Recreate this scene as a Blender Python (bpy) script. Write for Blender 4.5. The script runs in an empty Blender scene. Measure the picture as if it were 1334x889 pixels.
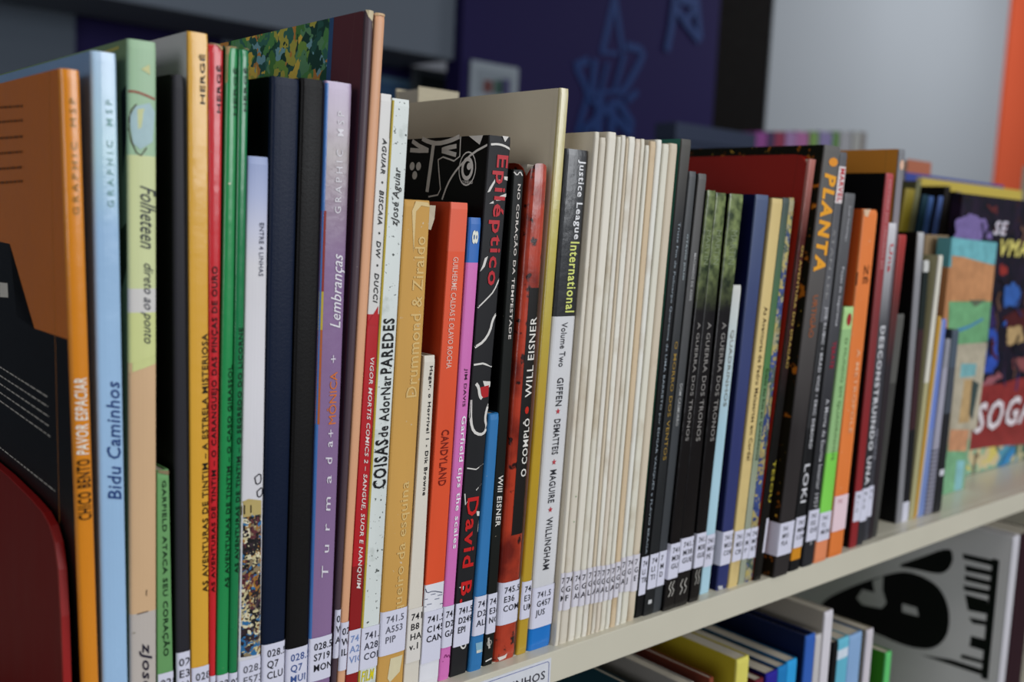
import bpy, bmesh, math, random
from mathutils import Vector, Matrix
random.seed(7)
sc = bpy.context.scene
COL = sc.collection

# ---------------- camera, world, lights, exposure ----------------
cam_d = bpy.data.cameras.new('camera')
cam = bpy.data.objects.new('camera', cam_d); COL.objects.link(cam); sc.camera = cam
yaw, pitch, roll = 0.72640, -0.11545, 0.045951
fw = Vector((math.sin(yaw)*math.cos(pitch), math.cos(yaw)*math.cos(pitch), math.sin(pitch)))
r0 = fw.cross(Vector((0, 0, 1))).normalized(); u0 = r0.cross(fw)
rr = r0*math.cos(roll)+u0*math.sin(roll); uu = -r0*math.sin(roll)+u0*math.cos(roll)
M = Matrix((rr, uu, -fw)).transposed().to_4x4(); M.translation = Vector((0, -0.36581, 0.22072))
cam.matrix_world = M
cam_d.sensor_width = 36; cam_d.lens = 36*1316.2/1334
cam_d.clip_start = 0.02; cam_d.clip_end = 60
cam_d.dof.use_dof = True; cam_d.dof.focus_distance = 0.475; cam_d.dof.aperture_fstop = 7.5

w = bpy.data.worlds.new('room_light'); sc.world = w; w.use_nodes = True
w.node_tree.nodes['Background'].inputs[0].default_value = (0.80, 0.86, 1.0, 1)
w.node_tree.nodes['Background'].inputs[1].default_value = 0.13

def area(name, loc, aim, sx, sy, power, color):
    l = bpy.data.lights.new(name, 'AREA'); l.shape = 'RECTANGLE'; l.size = sx; l.size_y = sy
    l.energy = power; l.color = color
    o = bpy.data.objects.new(name, l); COL.objects.link(o); o.location = loc
    o.rotation_euler = (Vector(aim)-Vector(loc)).to_track_quat('-Z', 'Y').to_euler(); return o
area('window_daylight', (1.9, -3.0, 1.15), (0.5, 0, 0.1), 2.4, 1.7, 105, (0.93, 0.96, 1.0))
area('far_wall_fill', (6.6, 0.9, 2.3), (6.8, 3.0, 0.8), 2.5, 0.8, 62, (0.97, 0.98, 1.0))  # added fill, brightens the grey and orange far walls, source unseen
area('left_fill', (-3.0, -1.6, 0.7), (0.5, 0, 0.05), 1.6, 1.6, 34, (0.93, 0.95, 1.0))  # added soft fill for left-facing covers and the books under the shelf
area('ceiling_panel_light', (0.1, -0.9, 2.0), (0.4, 0, 0), 1.0, 0.6, 10, (1.0, 0.97, 0.92))

sc.view_settings.view_transform = 'Standard'; sc.view_settings.look = 'None'
sc.view_settings.exposure = -0.06; sc.view_settings.gamma = 1.0
sc.view_settings.use_curve_mapping = False

# ---------------- helpers ----------------
def lin(h):
    v = [int(h[i:i+2], 16)/255 for i in (0, 2, 4)]
    return tuple((c/12.92 if c <= .04045 else ((c+.055)/1.055)**2.4) for c in v)+(1,)
MATS = {}
def nodes(m):
    m.use_nodes = True; nt = m.node_tree; return nt, nt.nodes, nt.links, nt.nodes['Principled BSDF']
def setin(b, name, v):
    if name in b.inputs: b.inputs[name].default_value = v
def flat(h, rough=.45):
    k = ('flat', h, rough)
    if k in MATS: return MATS[k]
    m = bpy.data.materials.new('ink_'+h); nt, N, L, b = nodes(m)
    c = lin(h); nz = N.new('ShaderNodeTexNoise'); nz.inputs['Scale'].default_value = 300
    mx = N.new('ShaderNodeMix'); mx.data_type = 'RGBA'
    tc = N.new('ShaderNodeTexCoord'); L.new(tc.outputs['Object'], nz.inputs['Vector'])
    mx.inputs['A'].default_value = c; mx.inputs['B'].default_value = tuple(x*.86 for x in c[:3])+(1,)
    L.new(nz.outputs['Fac'], mx.inputs['Factor']); L.new(mx.outputs['Result'], b.inputs['Base Color'])
    b.inputs['Roughness'].default_value = rough; setin(b, 'Specular IOR Level', .2)
    MATS[k] = m; return m
def surf(key, h, rough=.45, bands=None, H=None, coat=0, var=.16, scale=(60, 60, 14), bump=0, bscale=120,
         worn=0, stain=0, mottle=None, soft=0, speck=0, moss=False, fire=False, leather=0, pattern=None, bars=0):
    if key in MATS: return MATS[key]
    m = bpy.data.materials.new(str(key)); nt, N, L, b = nodes(m)
    tc = N.new('ShaderNodeTexCoord'); raw = tc.outputs['Object']
    om = N.new('ShaderNodeMapping'); L.new(raw, om.inputs['Vector']); rq = random.Random(str(key)); om.inputs['Location'].default_value = [rq.uniform(-3, 3) for _ in range(3)]; obj = om.outputs[0]
    mp = N.new('ShaderNodeMapping'); mp.inputs['Scale'].default_value = scale; L.new(obj, mp.inputs['Vector'])
    nz = N.new('ShaderNodeTexNoise'); nz.inputs['Scale'].default_value = 1; nz.inputs['Detail'].default_value = 6
    L.new(mp.outputs[0], nz.inputs['Vector'])
    def mix(f, a, bb, mode='MIX'):
        x = N.new('ShaderNodeMix'); x.data_type = 'RGBA'; x.blend_type = mode
        for s, v in (('Factor', f), ('A', a), ('B', bb)):
            if isinstance(v, (int, float)): x.inputs[s].default_value = v
            elif isinstance(v, tuple): x.inputs[s].default_value = v
            else: L.new(v, x.inputs[s])
        return x.outputs['Result']
    def thr(scale, lo, hi, det=3, vec=None):
        n = N.new('ShaderNodeTexNoise'); n.inputs['Scale'].default_value = scale; n.inputs['Detail'].default_value = det
        L.new(vec if vec is not None else obj, n.inputs['Vector'])
        r = N.new('ShaderNodeMapRange'); r.inputs['From Min'].default_value = lo; r.inputs['From Max'].default_value = hi
        L.new(n.outputs['Fac'], r.inputs['Value']); return r.outputs['Result']
    sep = N.new('ShaderNodeSeparateXYZ'); L.new(raw, sep.inputs[0])
    if bands and len(bands) > 1:
        mr = N.new('ShaderNodeMath'); mr.operation = 'DIVIDE'; L.new(sep.outputs['Z'], mr.inputs[0]); mr.inputs[1].default_value = H
        cr = N.new('ShaderNodeValToRGB'); cr.color_ramp.interpolation = 'LINEAR' if soft else 'CONSTANT'
        bs = sorted(bands)      # (upper z fraction, colour): colour holds from that height downwards
        e = cr.color_ramp.elements
        pos = [x[0] for x in bs] if soft else [0]+[x[0] for x in bs[:-1]]
        e[0].position = pos[0] if soft else 0; e[0].color = lin(bs[0][1]); e[1].position = max(pos[1], 0); e[1].color = lin(bs[1][1])
        for p, x in list(zip(pos, bs))[2:]:
            q = e.new(p); q.color = lin(x[1])
        L.new(mr.outputs[0], cr.inputs[0]); base = cr.outputs['Color']
    else:
        base = lin(h)
    if moss:
        mr = N.new('ShaderNodeMapRange'); mr.inputs['From Min'].default_value = H*.70; mr.inputs['From Max'].default_value = H*.86
        L.new(sep.outputs['Z'], mr.inputs['Value'])
        vn = thr(140, .35, .7, 5)
        g = mix(vn, lin('2C3A20'), lin('8C9A62'))
        ad = N.new('ShaderNodeMath'); ad.operation = 'MULTIPLY_ADD'; ad.inputs[1].default_value = 1.3; ad.inputs[2].default_value = -.15
        L.new(mr.outputs[0], ad.inputs[0]); ad.use_clamp = True
        base = mix(ad.outputs[0], base, g)
    if fire:
        t = thr(130, .60, .66, 6); base = mix(t, base, lin('A8601A'))
        t = thr(260, .68, .72, 4); base = mix(t, base, lin('D8B040'))
    if pattern == 'puzzle':
        dn = N.new('ShaderNodeTexNoise'); dn.inputs['Scale'].default_value = 130; L.new(obj, dn.inputs['Vector'])
        dm = mix(.010, obj, dn.outputs['Color'], 'LINEAR_LIGHT')
        vo = N.new('ShaderNodeTexVoronoi'); vo.inputs['Scale'].default_value = 150; L.new(dm, vo.inputs['Vector'])
        sp = N.new('ShaderNodeSeparateXYZ'); L.new(vo.outputs['Color'], sp.inputs[0])
        cr = N.new('ShaderNodeValToRGB'); cr.color_ramp.interpolation = 'CONSTANT'; e = cr.color_ramp.elements
        cols = ['24503A', '4E8040', '7AA048', '3A7060', 'B8B04C', '629468', '2C5C50', 'E0C050', '1E4438', '7AA8B0', 'C88A44', '569050']
        e[0].color = lin(cols[0]); e[1].position = 1/12; e[1].color = lin(cols[1])
        for i in range(2, 12): q = e.new(i/12); q.color = lin(cols[i])
        L.new(sp.outputs['X'], cr.inputs[0]); base = cr.outputs['Color']
    if pattern in ('crowd', 'comic', 'blue'):
        sc_, cols = {'crowd': (240, ['141214', '2A2024', '8A7A5C', 'C8BC90', '5A2A30', '9A6A2C', '1C1A1E', '2A6A9A', 'D8D0B0', '3A2A34']),
                     'comic': (32, ['A8A07C', '7FA88C', 'C0B088', '4A8AA0', '6A5A40', 'B8B090', '3A5A48', 'C8B860', '8AB4B8', 'B0A888']),
                     'blue': (160, ['9A8A5C', '2C3E70', 'A09878', '3A4C84', 'B0A060', '4A5A50'])}[pattern]
        dn = N.new('ShaderNodeTexNoise'); dn.inputs['Scale'].default_value = sc_*1.3; L.new(obj, dn.inputs['Vector'])
        dm = mix(.012 if pattern != 'comic' else .05, obj, dn.outputs['Color'], 'LINEAR_LIGHT')
        vo = N.new('ShaderNodeTexVoronoi'); vo.inputs['Scale'].default_value = sc_; L.new(dm, vo.inputs['Vector'])
        sp = N.new('ShaderNodeSeparateXYZ'); L.new(vo.outputs['Color'], sp.inputs[0])
        cr = N.new('ShaderNodeValToRGB'); cr.color_ramp.interpolation = 'CONSTANT'; e = cr.color_ramp.elements
        n = len(cols); e[0].color = lin(cols[0]); e[1].position = 1/n; e[1].color = lin(cols[1])
        for i in range(2, n): q = e.new(i/n); q.color = lin(cols[i])
        L.new(sp.outputs['X'], cr.inputs[0]); base = cr.outputs['Color']
    if mottle:
        t = thr(55, .42, .68, 6); base = mix(t, base, lin(mottle))
        t = thr(160, .60, .66, 5); base = mix(t, base, lin('2A1210'))
    if speck:
        t = thr(520, .66, .70, 2); base = mix(t, base, lin('4A504C'))
        t = thr(60, .62, .72, 5); base = mix(t, base, lin('A8B0A8'))
    if bars:
        wv = N.new('ShaderNodeTexWave'); wv.bands_direction = 'Z'; wv.inputs['Scale'].default_value = 90; L.new(obj, wv.inputs['Vector'])
        gt = N.new('ShaderNodeMath'); gt.operation = 'LESS_THAN'; gt.inputs[1].default_value = .055; L.new(sep.outputs['Z'], gt.inputs[0])
        ml = N.new('ShaderNodeMath'); ml.operation = 'MULTIPLY'; L.new(gt.outputs[0], ml.inputs[0]); L.new(wv.outputs['Fac'], ml.inputs[1])
        base = mix(ml.outputs[0], base, lin('4A4A58'))
    if stain:
        t = thr(30, .56, .9, 5); base = mix(t, base, lin('A08458'))
    fac = N.new('ShaderNodeMapRange'); fac.inputs['To Min'].default_value = 1-var; fac.inputs['To Max'].default_value = 1+var*.4
    L.new(nz.outputs['Fac'], fac.inputs['Value'])
    cc = N.new('ShaderNodeCombineColor')
    for i in range(3): L.new(fac.outputs[0], cc.inputs[i])
    base = mix(1.0, base, cc.outputs[0], 'MULTIPLY')
    if worn:
        t = thr(420, .72 if worn == 1 else .69, .76, 6); base = mix(t, base, lin('C8BCA4'))
    if isinstance(base, tuple): b.inputs['Base Color'].default_value = base
    else: L.new(base, b.inputs['Base Color'])
    rn = N.new('ShaderNodeMapRange'); rn.inputs['To Min'].default_value = max(.05, rough-.1); rn.inputs['To Max'].default_value = min(1, rough+.12)
    L.new(nz.outputs['Fac'], rn.inputs['Value']); L.new(rn.outputs[0], b.inputs['Roughness'])
    setin(b, 'Coat Weight', coat); setin(b, 'Coat Roughness', .16)
    if bump or leather or coat:
        bn = N.new('ShaderNodeTexNoise'); bn.inputs['Scale'].default_value = 900 if leather else bscale; bn.inputs['Detail'].default_value = 4
        L.new(obj, bn.inputs['Vector'])
        bp = N.new('ShaderNodeBump'); bp.inputs['Strength'].default_value = bump or (.12 if leather else .3); bp.inputs['Distance'].default_value = .0006
        L.new(bn.outputs['Fac'], bp.inputs['Height']); L.new(bp.outputs[0], b.inputs['Normal'])
        if 'Coat Normal' in b.inputs: L.new(bp.outputs[0], b.inputs['Coat Normal'])
    setin(b, 'Specular IOR Level', .28 if sum(lin(h)[:3]) > .12 else .12)
    MATS[key] = m; return m
def page_mat():
    if 'pages' in MATS: return MATS['pages']
    m = bpy.data.materials.new('page_edges'); nt, N, L, b = nodes(m)
    tc = N.new('ShaderNodeTexCoord'); mp = N.new('ShaderNodeMapping'); mp.inputs['Scale'].default_value = (2600, 1, 4)
    L.new(tc.outputs['Object'], mp.inputs['Vector'])
    nz = N.new('ShaderNodeTexNoise'); nz.inputs['Scale'].default_value = 1; L.new(mp.outputs[0], nz.inputs['Vector'])
    cr = N.new('ShaderNodeValToRGB'); cr.color_ramp.elements[0].color = lin('8C8474'); cr.color_ramp.elements[1].color = lin('C4BCAC')
    L.new(nz.outputs['Fac'], cr.inputs[0]); L.new(cr.outputs[0], b.inputs['Base Color']); b.inputs['Roughness'].default_value = .85
    MATS['pages'] = m; return m

def mesh_obj(name, verts, faces, mat, parent=None, smooth=False):
    me = bpy.data.meshes.new(name); me.from_pydata(verts, [], faces); me.update()
    bm = bmesh.new(); bm.from_mesh(me); bmesh.ops.recalc_face_normals(bm, faces=bm.faces); bm.to_mesh(me); bm.free()
    if smooth:
        for p in me.polygons: p.use_smooth = True
    return link(name, me, mat, parent)
def link(name, me, mat, parent=None):
    me.materials.clear(); me.materials.append(mat)
    o = bpy.data.objects.new(name, me); COL.objects.link(o)
    if parent: o.parent = parent
    return o
def empty(name, loc, label=None, cat=None, group=None):
    o = bpy.data.objects.new(name, None); COL.objects.link(o); o.location = loc; o.empty_display_size = .02
    if label: o['label'] = label; o['category'] = cat
    if group: o['group'] = group
    return o
def box_data(x0, x1, y0, y1, z0, z1):
    v = [(x0, y0, z0), (x1, y0, z0), (x1, y1, z0), (x0, y1, z0), (x0, y0, z1), (x1, y0, z1), (x1, y1, z1), (x0, y1, z1)]
    return v, [(0, 1, 2, 3), (4, 5, 6, 7), (0, 1, 5, 4), (1, 2, 6, 5), (2, 3, 7, 6), (3, 0, 4, 7)]
def bevel_box(name, x0, x1, y0, y1, z0, z1, mat, parent=None, bev=.001, seg=2):
    v, f = box_data(x0, x1, y0, y1, z0, z1); bm = bmesh.new()
    vs = [bm.verts.new(p) for p in v]
    for q in f: bm.faces.new([vs[i] for i in q])
    bmesh.ops.recalc_face_normals(bm, faces=bm.faces)
    if bev: bmesh.ops.bevel(bm, geom=bm.edges[:], offset=bev, segments=seg, affect='EDGES', profile=.7)
    me = bpy.data.meshes.new(name); bm.to_mesh(me); bm.free(); return link(name, me, mat, parent)

TXT = {}
def text_data(s, bold, shear):
    k = (s, bold, shear)
    if k not in TXT:
        c = bpy.data.curves.new('t', 'FONT'); c.body = s; c.resolution_u = 2; c.offset = bold*.6; c.space_character = 1+bold*4; c.shear = shear; c.fill_mode = 'FRONT'
        o = bpy.data.objects.new('t', c); COL.objects.link(o)
        dg = bpy.context.evaluated_depsgraph_get(); me = bpy.data.meshes.new_from_object(o.evaluated_get(dg))
        vs = [(v.co.x, v.co.y) for v in me.vertices]; fs = [tuple(p.vertices) for p in me.polygons]
        bpy.data.objects.remove(o); bpy.data.curves.remove(c); bpy.data.meshes.remove(me)
        TXT[k] = (vs, fs)
    return TXT[k]
def refine(vs, fs, step):
    """split long edges so that flat print follows the curve of a spine"""
    bm = bmesh.new(); b = [bm.verts.new((x, y, 0)) for x, y in vs]
    for f in fs:
        try: bm.faces.new([b[i] for i in f])
        except ValueError: pass
    for _ in range(3):
        es = [e for e in bm.edges if abs(e.verts[0].co.x-e.verts[1].co.x) > step]
        if not es: break
        bmesh.ops.subdivide_edges(bm, edges=es, cuts=1); bmesh.ops.triangulate(bm, faces=[f for f in bm.faces if len(f.verts) > 3])
    bm.verts.index_update(); v = [(q.co.x, q.co.y) for q in bm.verts]; f = [tuple(x.index for x in q.verts) for q in bm.faces]
    bm.free(); return v, f
def clip(vs, fs, co, no):
    bm = bmesh.new(); b = [bm.verts.new((x, y, 0)) for x, y in vs]
    for f in fs:
        try: bm.faces.new([b[i] for i in f])
        except ValueError: pass
    bmesh.ops.bisect_plane(bm, geom=bm.verts[:]+bm.edges[:]+bm.faces[:], plane_co=co, plane_no=no, clear_outer=True)
    bm.verts.index_update(); v = [(q.co.x, q.co.y) for q in bm.verts]; f = [tuple(x.index for x in q.verts) for q in bm.faces]
    bm.free(); return v, f
def poly_data(pts, step=.0012, ysub=None):
    """filled polygon subdivided so that it can follow a curved face"""
    bm = bmesh.new(); vs = [bm.verts.new((p[0], p[1], 0)) for p in pts]
    f = bm.faces.new(vs); bmesh.ops.triangulate(bm, faces=[f])
    if step:
        for _ in range(3):
            es = [e for e in bm.edges if abs(e.verts[0].co.x-e.verts[1].co.x) > step]
            if not es: break
            bmesh.ops.subdivide_edges(bm, edges=es, cuts=1); bmesh.ops.triangulate(bm, faces=bm.faces[:])
    bm.verts.index_update(); v = [(q.co.x, q.co.y) for q in bm.verts]; g = [tuple(x.index for x in q.verts) for q in bm.faces]
    bm.free(); return v, g
def stroke_data(pts, w):
    P = [Vector(p) for p in pts]
    # smooth a little (Chaikin) when there are bends
    if len(P) > 3:
        Q = [P[0]]
        for a, b in zip(P, P[1:]): Q += [a*.75+b*.25, a*.25+b*.75]
        P = Q+[P[-1]]
    v = []; f = []
    for i, p in enumerate(P):
        d = (P[min(i+1, len(P)-1)]-P[max(i-1, 0)])
        if d.length < 1e-9: d = Vector((0, 1))
        n = Vector((-d.y, d.x)).normalized()*w/2; v += [tuple(p+n), tuple(p-n)]
        if i: f.append((2*i-2, 2*i-1, 2*i+1, 2*i))
    return v, f
def disc_data(c, r, hole=0, asp=1.0, n=20):
    v = []; f = []
    for i in range(n):
        a = 2*math.pi*i/n; v += [(c[0]+math.cos(a)*r*asp, c[1]+math.sin(a)*r), (c[0]+math.cos(a)*hole*asp, c[1]+math.sin(a)*hole)]
        j = (i+1) % n; f.append((2*i, 2*j, 2*j+1, 2*i+1))
    return v, f

# ---------------- the book builder ----------------
class Geo:
    def __init__(s, b):
        s.b = b; x = b['x']; s.H = b['H']; s.xc = (x[0]+x[1])/2; s.x = x; s.w = ((x[1]-x[0])+(x[3]-x[2]))/2
        s.rc = b.get('rc', .12); s.bulge = b.get('bulge', .15)*1e-3; s.rd = min(s.rc*s.w/2, .003)
    def L(s, z): return s.x[0]+(s.x[2]-s.x[0])*z/s.H-s.xc
    def R(s, z): return s.x[1]+(s.x[3]-s.x[1])*z/s.H-s.xc
    def X(s, u, z): return s.L(z)+(s.R(z)-s.L(z))*u
    def prof(s, u):
        t = abs(2*u-1); y = -s.bulge*(1-t*t)
        if t > 1-s.rc: q = min(1, (t-1+s.rc)/s.rc); y += s.rd*(1-math.sqrt(max(0, 1-q*q)))
        return y
def build_book(b, name='book', cat='book', group='books on the upper shelf', z0=0.0, bottom=None):
    g = Geo(b); H = g.H; key = b['k']; hard = b.get('hard', 0); D = b.get('depth', .17)
    root = empty(name, (g.xc, b['Y'], z0), b['n'], cat, group)
    coat = .6 if b.get('gloss') else 0
    spm = surf((key, 'spine'), b['col'], b.get('rough', .45), b.get('bands'), H, coat=coat, worn=b.get('worn', 0), stain=b.get('stain', 0),
               mottle=b.get('mottled'), soft=b.get('soft', 0), speck=b.get('speck', 0), moss=b.get('art') == 'moss', leather=b.get('leather', 0),
               pattern='blue' if b.get('bluepat') else None, bars=b.get('bars', 0))
    cvm = surf((key, 'cover'), b['cover'], b.get('rough', .45)*.9, b.get('coverbands'), H, coat=coat*.35, worn=0, mottle=b.get('mottled'),
               fire=b.get('firecover', 0), leather=b.get('leather', 0), var=.12, scale=(20, 14, 14))
    # spine
    us = [0, .02, .06, .12, .2, .35, .5, .65, .8, .88, .94, .98, 1]
    rs = b.get('roundspine', 0)
    zs = [0, .003, H*.5, H-.003-rs, H]
    hs = .004 if b.get('roundtop') else 0
    v = []; f = []; n = len(us); worn = b.get('worn', 0); rnd = random.Random(key)
    for zi, z in enumerate(zs):
        for u in us:
            zz = z-(hs if zi == 4 else 0)
            if zi == 4 and worn: zz -= rnd.random()*.0009*worn
            if zi == 4 and rs: q_ = max(0, abs(2*u-1)-.3)/.7; zz += hs-rs*(1-math.sqrt(max(0, 1-q_*q_)))
            ins = .0004 if zi in (0, 4) else 0
            v.append((g.X(u, z), g.prof(u)+ins, zz))
    for zi in range(len(zs)-1):
        for i in range(n-1):
            a = zi*n+i; f.append((a, a+1, a+n+1, a+n))
    back = g.rd+.0008; nb = len(v)
    for z in (0, H-max(hs, rs)): v += [(g.L(z), back, z), (g.R(z), back, z)]
    f += [(nb, nb+1, nb+3, nb+2), tuple(range(n))+(nb+1, nb), tuple(range(4*n, 5*n))+(nb+3, nb+2)]
    f += [tuple(zi*n for zi in range(5))+(nb+2, nb), tuple(zi*n+n-1 for zi in range(5))+(nb+3, nb+1)]
    sp = mesh_obj('spine', v, f, spm, root)
    # boards
    tk = min(.0024 if hard else .0006, g.w*.22)
    y0 = g.rd+.0009; r = .009 if b.get('roundtop') else (.0015 if hard else .0008)
    prof2 = [(y0, 0)]+[(y0+r-r*math.cos(a), H-r+r*math.sin(a)) for a in (0, .4, .8, 1.2, 1.57)]+[(D, H), (D, 0)]
    if hard: prof2 = [(y0, 0)]+[(y0+r-r*math.cos(a), H-r+r*math.sin(a)) for a in (0, .4, .8, 1.2, 1.57)]+[(D-.003, H), (D, H-.003), (D, 0)]
    for side, nm in ((0, 'front_cover'), (1, 'back_cover')):
        v = []
        for k in (0, 1):
            for (y, z) in prof2:
                x = (g.L(z)+(tk if k else 0)) if side == 0 else (g.R(z)-(tk if k else 0)); v.append((x, y, z))
        m_ = len(prof2); f = [tuple(range(m_)), tuple(range(m_, 2*m_))]+[(i, (i+1) % m_, (i+1) % m_+m_, i+m_) for i in range(m_)]
        cov = mesh_obj(nm, v, f, cvm, root)
        if side == 0: left = cov
    # pages
    it, ie = (.003, .004) if hard else (.0007, .001)
    v = []
    for z in (.002 if hard else .0004, H-it):
        for y in (back+.0002, D-ie): v += [(g.L(z)+tk+.0001, y, z), (g.R(z)-tk-.0001, y, z)]
    mesh_obj('page_block', v, [(0, 1, 3, 2), (4, 5, 7, 6), (0, 1, 5, 4), (2, 3, 7, 6), (0, 2, 6, 4), (1, 3, 7, 5)], page_mat(), root)
    if b.get('edge'):
        e = .10; v = []; us2 = [0, .02, .06, e]
        for z in (0.001, H-.001):
            for u in us2: v.append((g.X(u, z), g.prof(u)-.00008, z))
        mesh_obj('edge_band', v, [(i, i+1, i+5, i+4) for i in range(3)], surf((key, 'edge'), b['edge'], .35, coat=coat), sp)
    lay = [0]
    def on_spine(nm, data, mat, par, off=.00022):
        vs, fs = data; lay[0] += 1; o = off+lay[0]*.000004
        v = []
        for u, z in vs:
            uu_ = min(1, max(0, u)); v.append((g.X(uu_, z), g.prof(uu_)-o, z))
        return mesh_obj(nm, v, fs, mat, par)
    def spread(data):        # metres across -> u
        return [(x/g.w, z) for x, z in data[0]], data[1]
    if b.get('panel'):
        za, zb, c = b['panel']
        on_spine('spine_panel', spread(poly_data([(.34*g.w if key == 'complo' else .02*g.w, zb), (.97*g.w, zb), (.97*g.w, za), (.34*g.w if key == 'complo' else .02*g.w, za)])), flat(c), sp, .00012)
    if b.get('strip'):
        za, zb = b['strip']; on_spine('call_number_label', spread(poly_data([(.55*g.w, zb), (.98*g.w, zb), (.98*g.w, za), (.55*g.w, za)])), flat('D0CEDC', .6), root, .00015)
    for e in b.get('sp', []):
        t = e[0]; mt = None
        if t == 'p':
            if str(e[2]).startswith('@'): mt = surf(('pat', e[2]), 'FFFFFF', .4, pattern=e[2][1:])
            else: mt = flat(e[2])
            on_spine('spine_drawing', spread(poly_data([(u*g.w, z) for u, z in e[1]])), mt, sp, .00014)
        elif t == 's':
            on_spine('spine_drawing', spread(stroke_data([(u*g.w, z) for u, z in e[1]], e[2]*1e-3)), flat(e[3]), sp, .00016)
        elif t == 'd': on_spine('spine_mark', spread(disc_data((e[1][0]*g.w, e[1][1]), e[2]*.5e-3)), flat(e[3]), sp, .00016)
        elif t == 'r': on_spine('spine_emblem', spread(disc_data((e[1][0]*g.w, e[1][1]), e[2]*.5e-3, e[2]*.5e-3-e[3]*1e-3)), flat(e[4]), sp, .00016)
    if b.get('mark'):
        z = b['mark']; W = .0045
        for sx in (0, 1):
            c = .38+.30*sx
            on_spine('publisher_mark', spread(stroke_data([(c*g.w+a*.0011, z+h) for a, h in ((.6, .0045), (-1, .0012), (-.2, 0), (1, -.0012), (-.6, -.0045))], .0006)), flat('B8B4AC'), sp)
    for z in b.get('stars', []):
        P = []
        for i in range(10):
            a = math.pi/2+i*math.pi/5; rr_ = .0017 if i % 2 == 0 else .0007; P.append((.48*g.w+math.cos(a)*rr_, z+math.sin(a)*rr_))
        on_spine('red_star', spread((P, [(9, 0, 1), (1, 2, 3), (3, 4, 5), (5, 6, 7), (7, 8, 9), (1, 3, 5, 7, 9)])), flat('B83A44'), sp)
    # lettering
    for (s, za, zb, ua, ub, ori, c, bold, sh) in b.get('text', []):
        vs, fs = text_data(s, bold, sh)
        if not vs: continue
        xs = [p[0] for p in vs]; ys = [p[1] for p in vs]; x0_, x1_ = min(xs), max(xs)
        ya, yb = min(ys), max(ys)
        out = []
        for x, y in vs:
            tx = (x-x0_)/(x1_-x0_); ty = (y-ya)/(yb-ya)
            if ori == 'D': out.append((ua+ty*(ub-ua), za+(zb-za)*tx))
            elif ori == 'U': out.append((ub-ty*(ub-ua), zb+(za-zb)*tx))
            else: out.append((ua+tx*(ub-ua), zb+(za-zb)*ty))
        if g.bulge > .0002 and ub-ua > .3: out, fs = refine(out, fs, .13)
        on_spine('lettering', (out, fs), flat(c, .4), sp, .00024)
    # call number label
    if b.get('lab'):
        za, zb, lines, c = b['lab']; zb = max(zb, .001); h = za-zb; v = []; us2 = us
        lo = .00055; pre = []
        if b.get('labw'): pre = [(y0+.012, -.0001), (y0, -.0001)]
        for z in (zb, za):
            for (yy, dx) in pre: v.append((g.L(z)+dx, yy, z))
            for u in us2: v.append((g.X(u, z), g.prof(u)-lo, z))
        n2 = len(us2)+len(pre)
        lab = mesh_obj('call_number_label', v, [(i, i+1, i+n2+1, i+n2) for i in range(n2-1)], surf(('lab', b.get('labcol', 'D2D2E2')), b.get('labcol', 'D2D2E2'), .35, var=.05, coat=.25, bscale=60), root)
        full = .0048
        for i, s in enumerate(lines):
            vs, fs = text_data(s, .022, 0)
            if not vs: continue
            caph = .0032; sx = caph/.72
            z = za-.0056-i*full
            if z < zb+.001: continue
            u_0 = .18 if g.w > .006 else .12
            vs2 = [(x*sx*.92, z+y*sx) for x, y in vs]
            vs2 = [(x+u_0*g.w, y) for x, y in vs2]
            vs2, fs = clip(vs2, fs, (g.w*.985, 0, 0), (1, 0, 0))
            vs2 = [(x/g.w, y) for x, y in vs2]
            if fs and g.bulge > .0002: vs2, fs = refine(vs2, fs, .2)
            if fs: on_spine('label_text', (vs2, fs), flat(c, .5), lab, .00064)
    # drawings on the left board
    k = 0
    def on_cover(nm, data, mat):
        nonlocal k
        k += 1; vs, fs = data
        return mesh_obj(nm, [(g.L(z)-.00004-.000009*k, max(y, y0), z) for y, z in vs], fs, mat, left)
    for e in b.get('cv', []):
        t = e[0]
        if t == 'p':
            mt = surf(('pat', e[2]), 'FFFFFF', .4, pattern=e[2][1:], scale=(40, 40, 40)) if str(e[2]).startswith('@') else flat(e[2], .35)
            on_cover('cover_drawing', poly_data(e[1], 0), mt)
        elif t == 's': on_cover('cover_drawing', stroke_data(e[1], e[2]*1e-3), flat(e[3], .4))
        elif t == 'd': on_cover('cover_drawing', disc_data(e[1], e[2]*1e-3), flat(e[3]))
        elif t == 'r': on_cover('cover_emblem', disc_data(e[1], e[2]*1e-3, (e[2]-e[3])*1e-3, .8), flat(e[4]))
        elif t == 'dash':
            a, c_ = Vector(e[1][0]), Vector(e[1][1]); vs = []; fs = []; t_ = 0; rd_ = random.Random(str(e[1]))
            ln = (c_-a).length
            while t_ < ln:
                q = min(ln, t_+rd_.uniform(.002, .007)); s_, s2 = stroke_data([a+(c_-a)*(t_/ln), a+(c_-a)*(q/ln)], e[2]*1e-3)
                fs += [tuple(i+len(vs) for i in x) for x in s2]; vs += s_; t_ = q+.0012
            on_cover('cover_print', (vs, fs), flat(e[3]))
        elif t == 't':
            vs, fs = text_data(e[1], .02, 0); xs = [p[0] for p in vs]; ys = [p[1] for p in vs]
            (ya, za), (yb, zb) = e[2], e[3]
            on_cover('cover_lettering', ([(ya+(yb-ya)*(x-min(xs))/(max(xs)-min(xs)), za+(zb-za)*(y-min(ys))/(max(ys)-min(ys))) for x, y in vs], fs), flat(e[4]))
    return root

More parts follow.
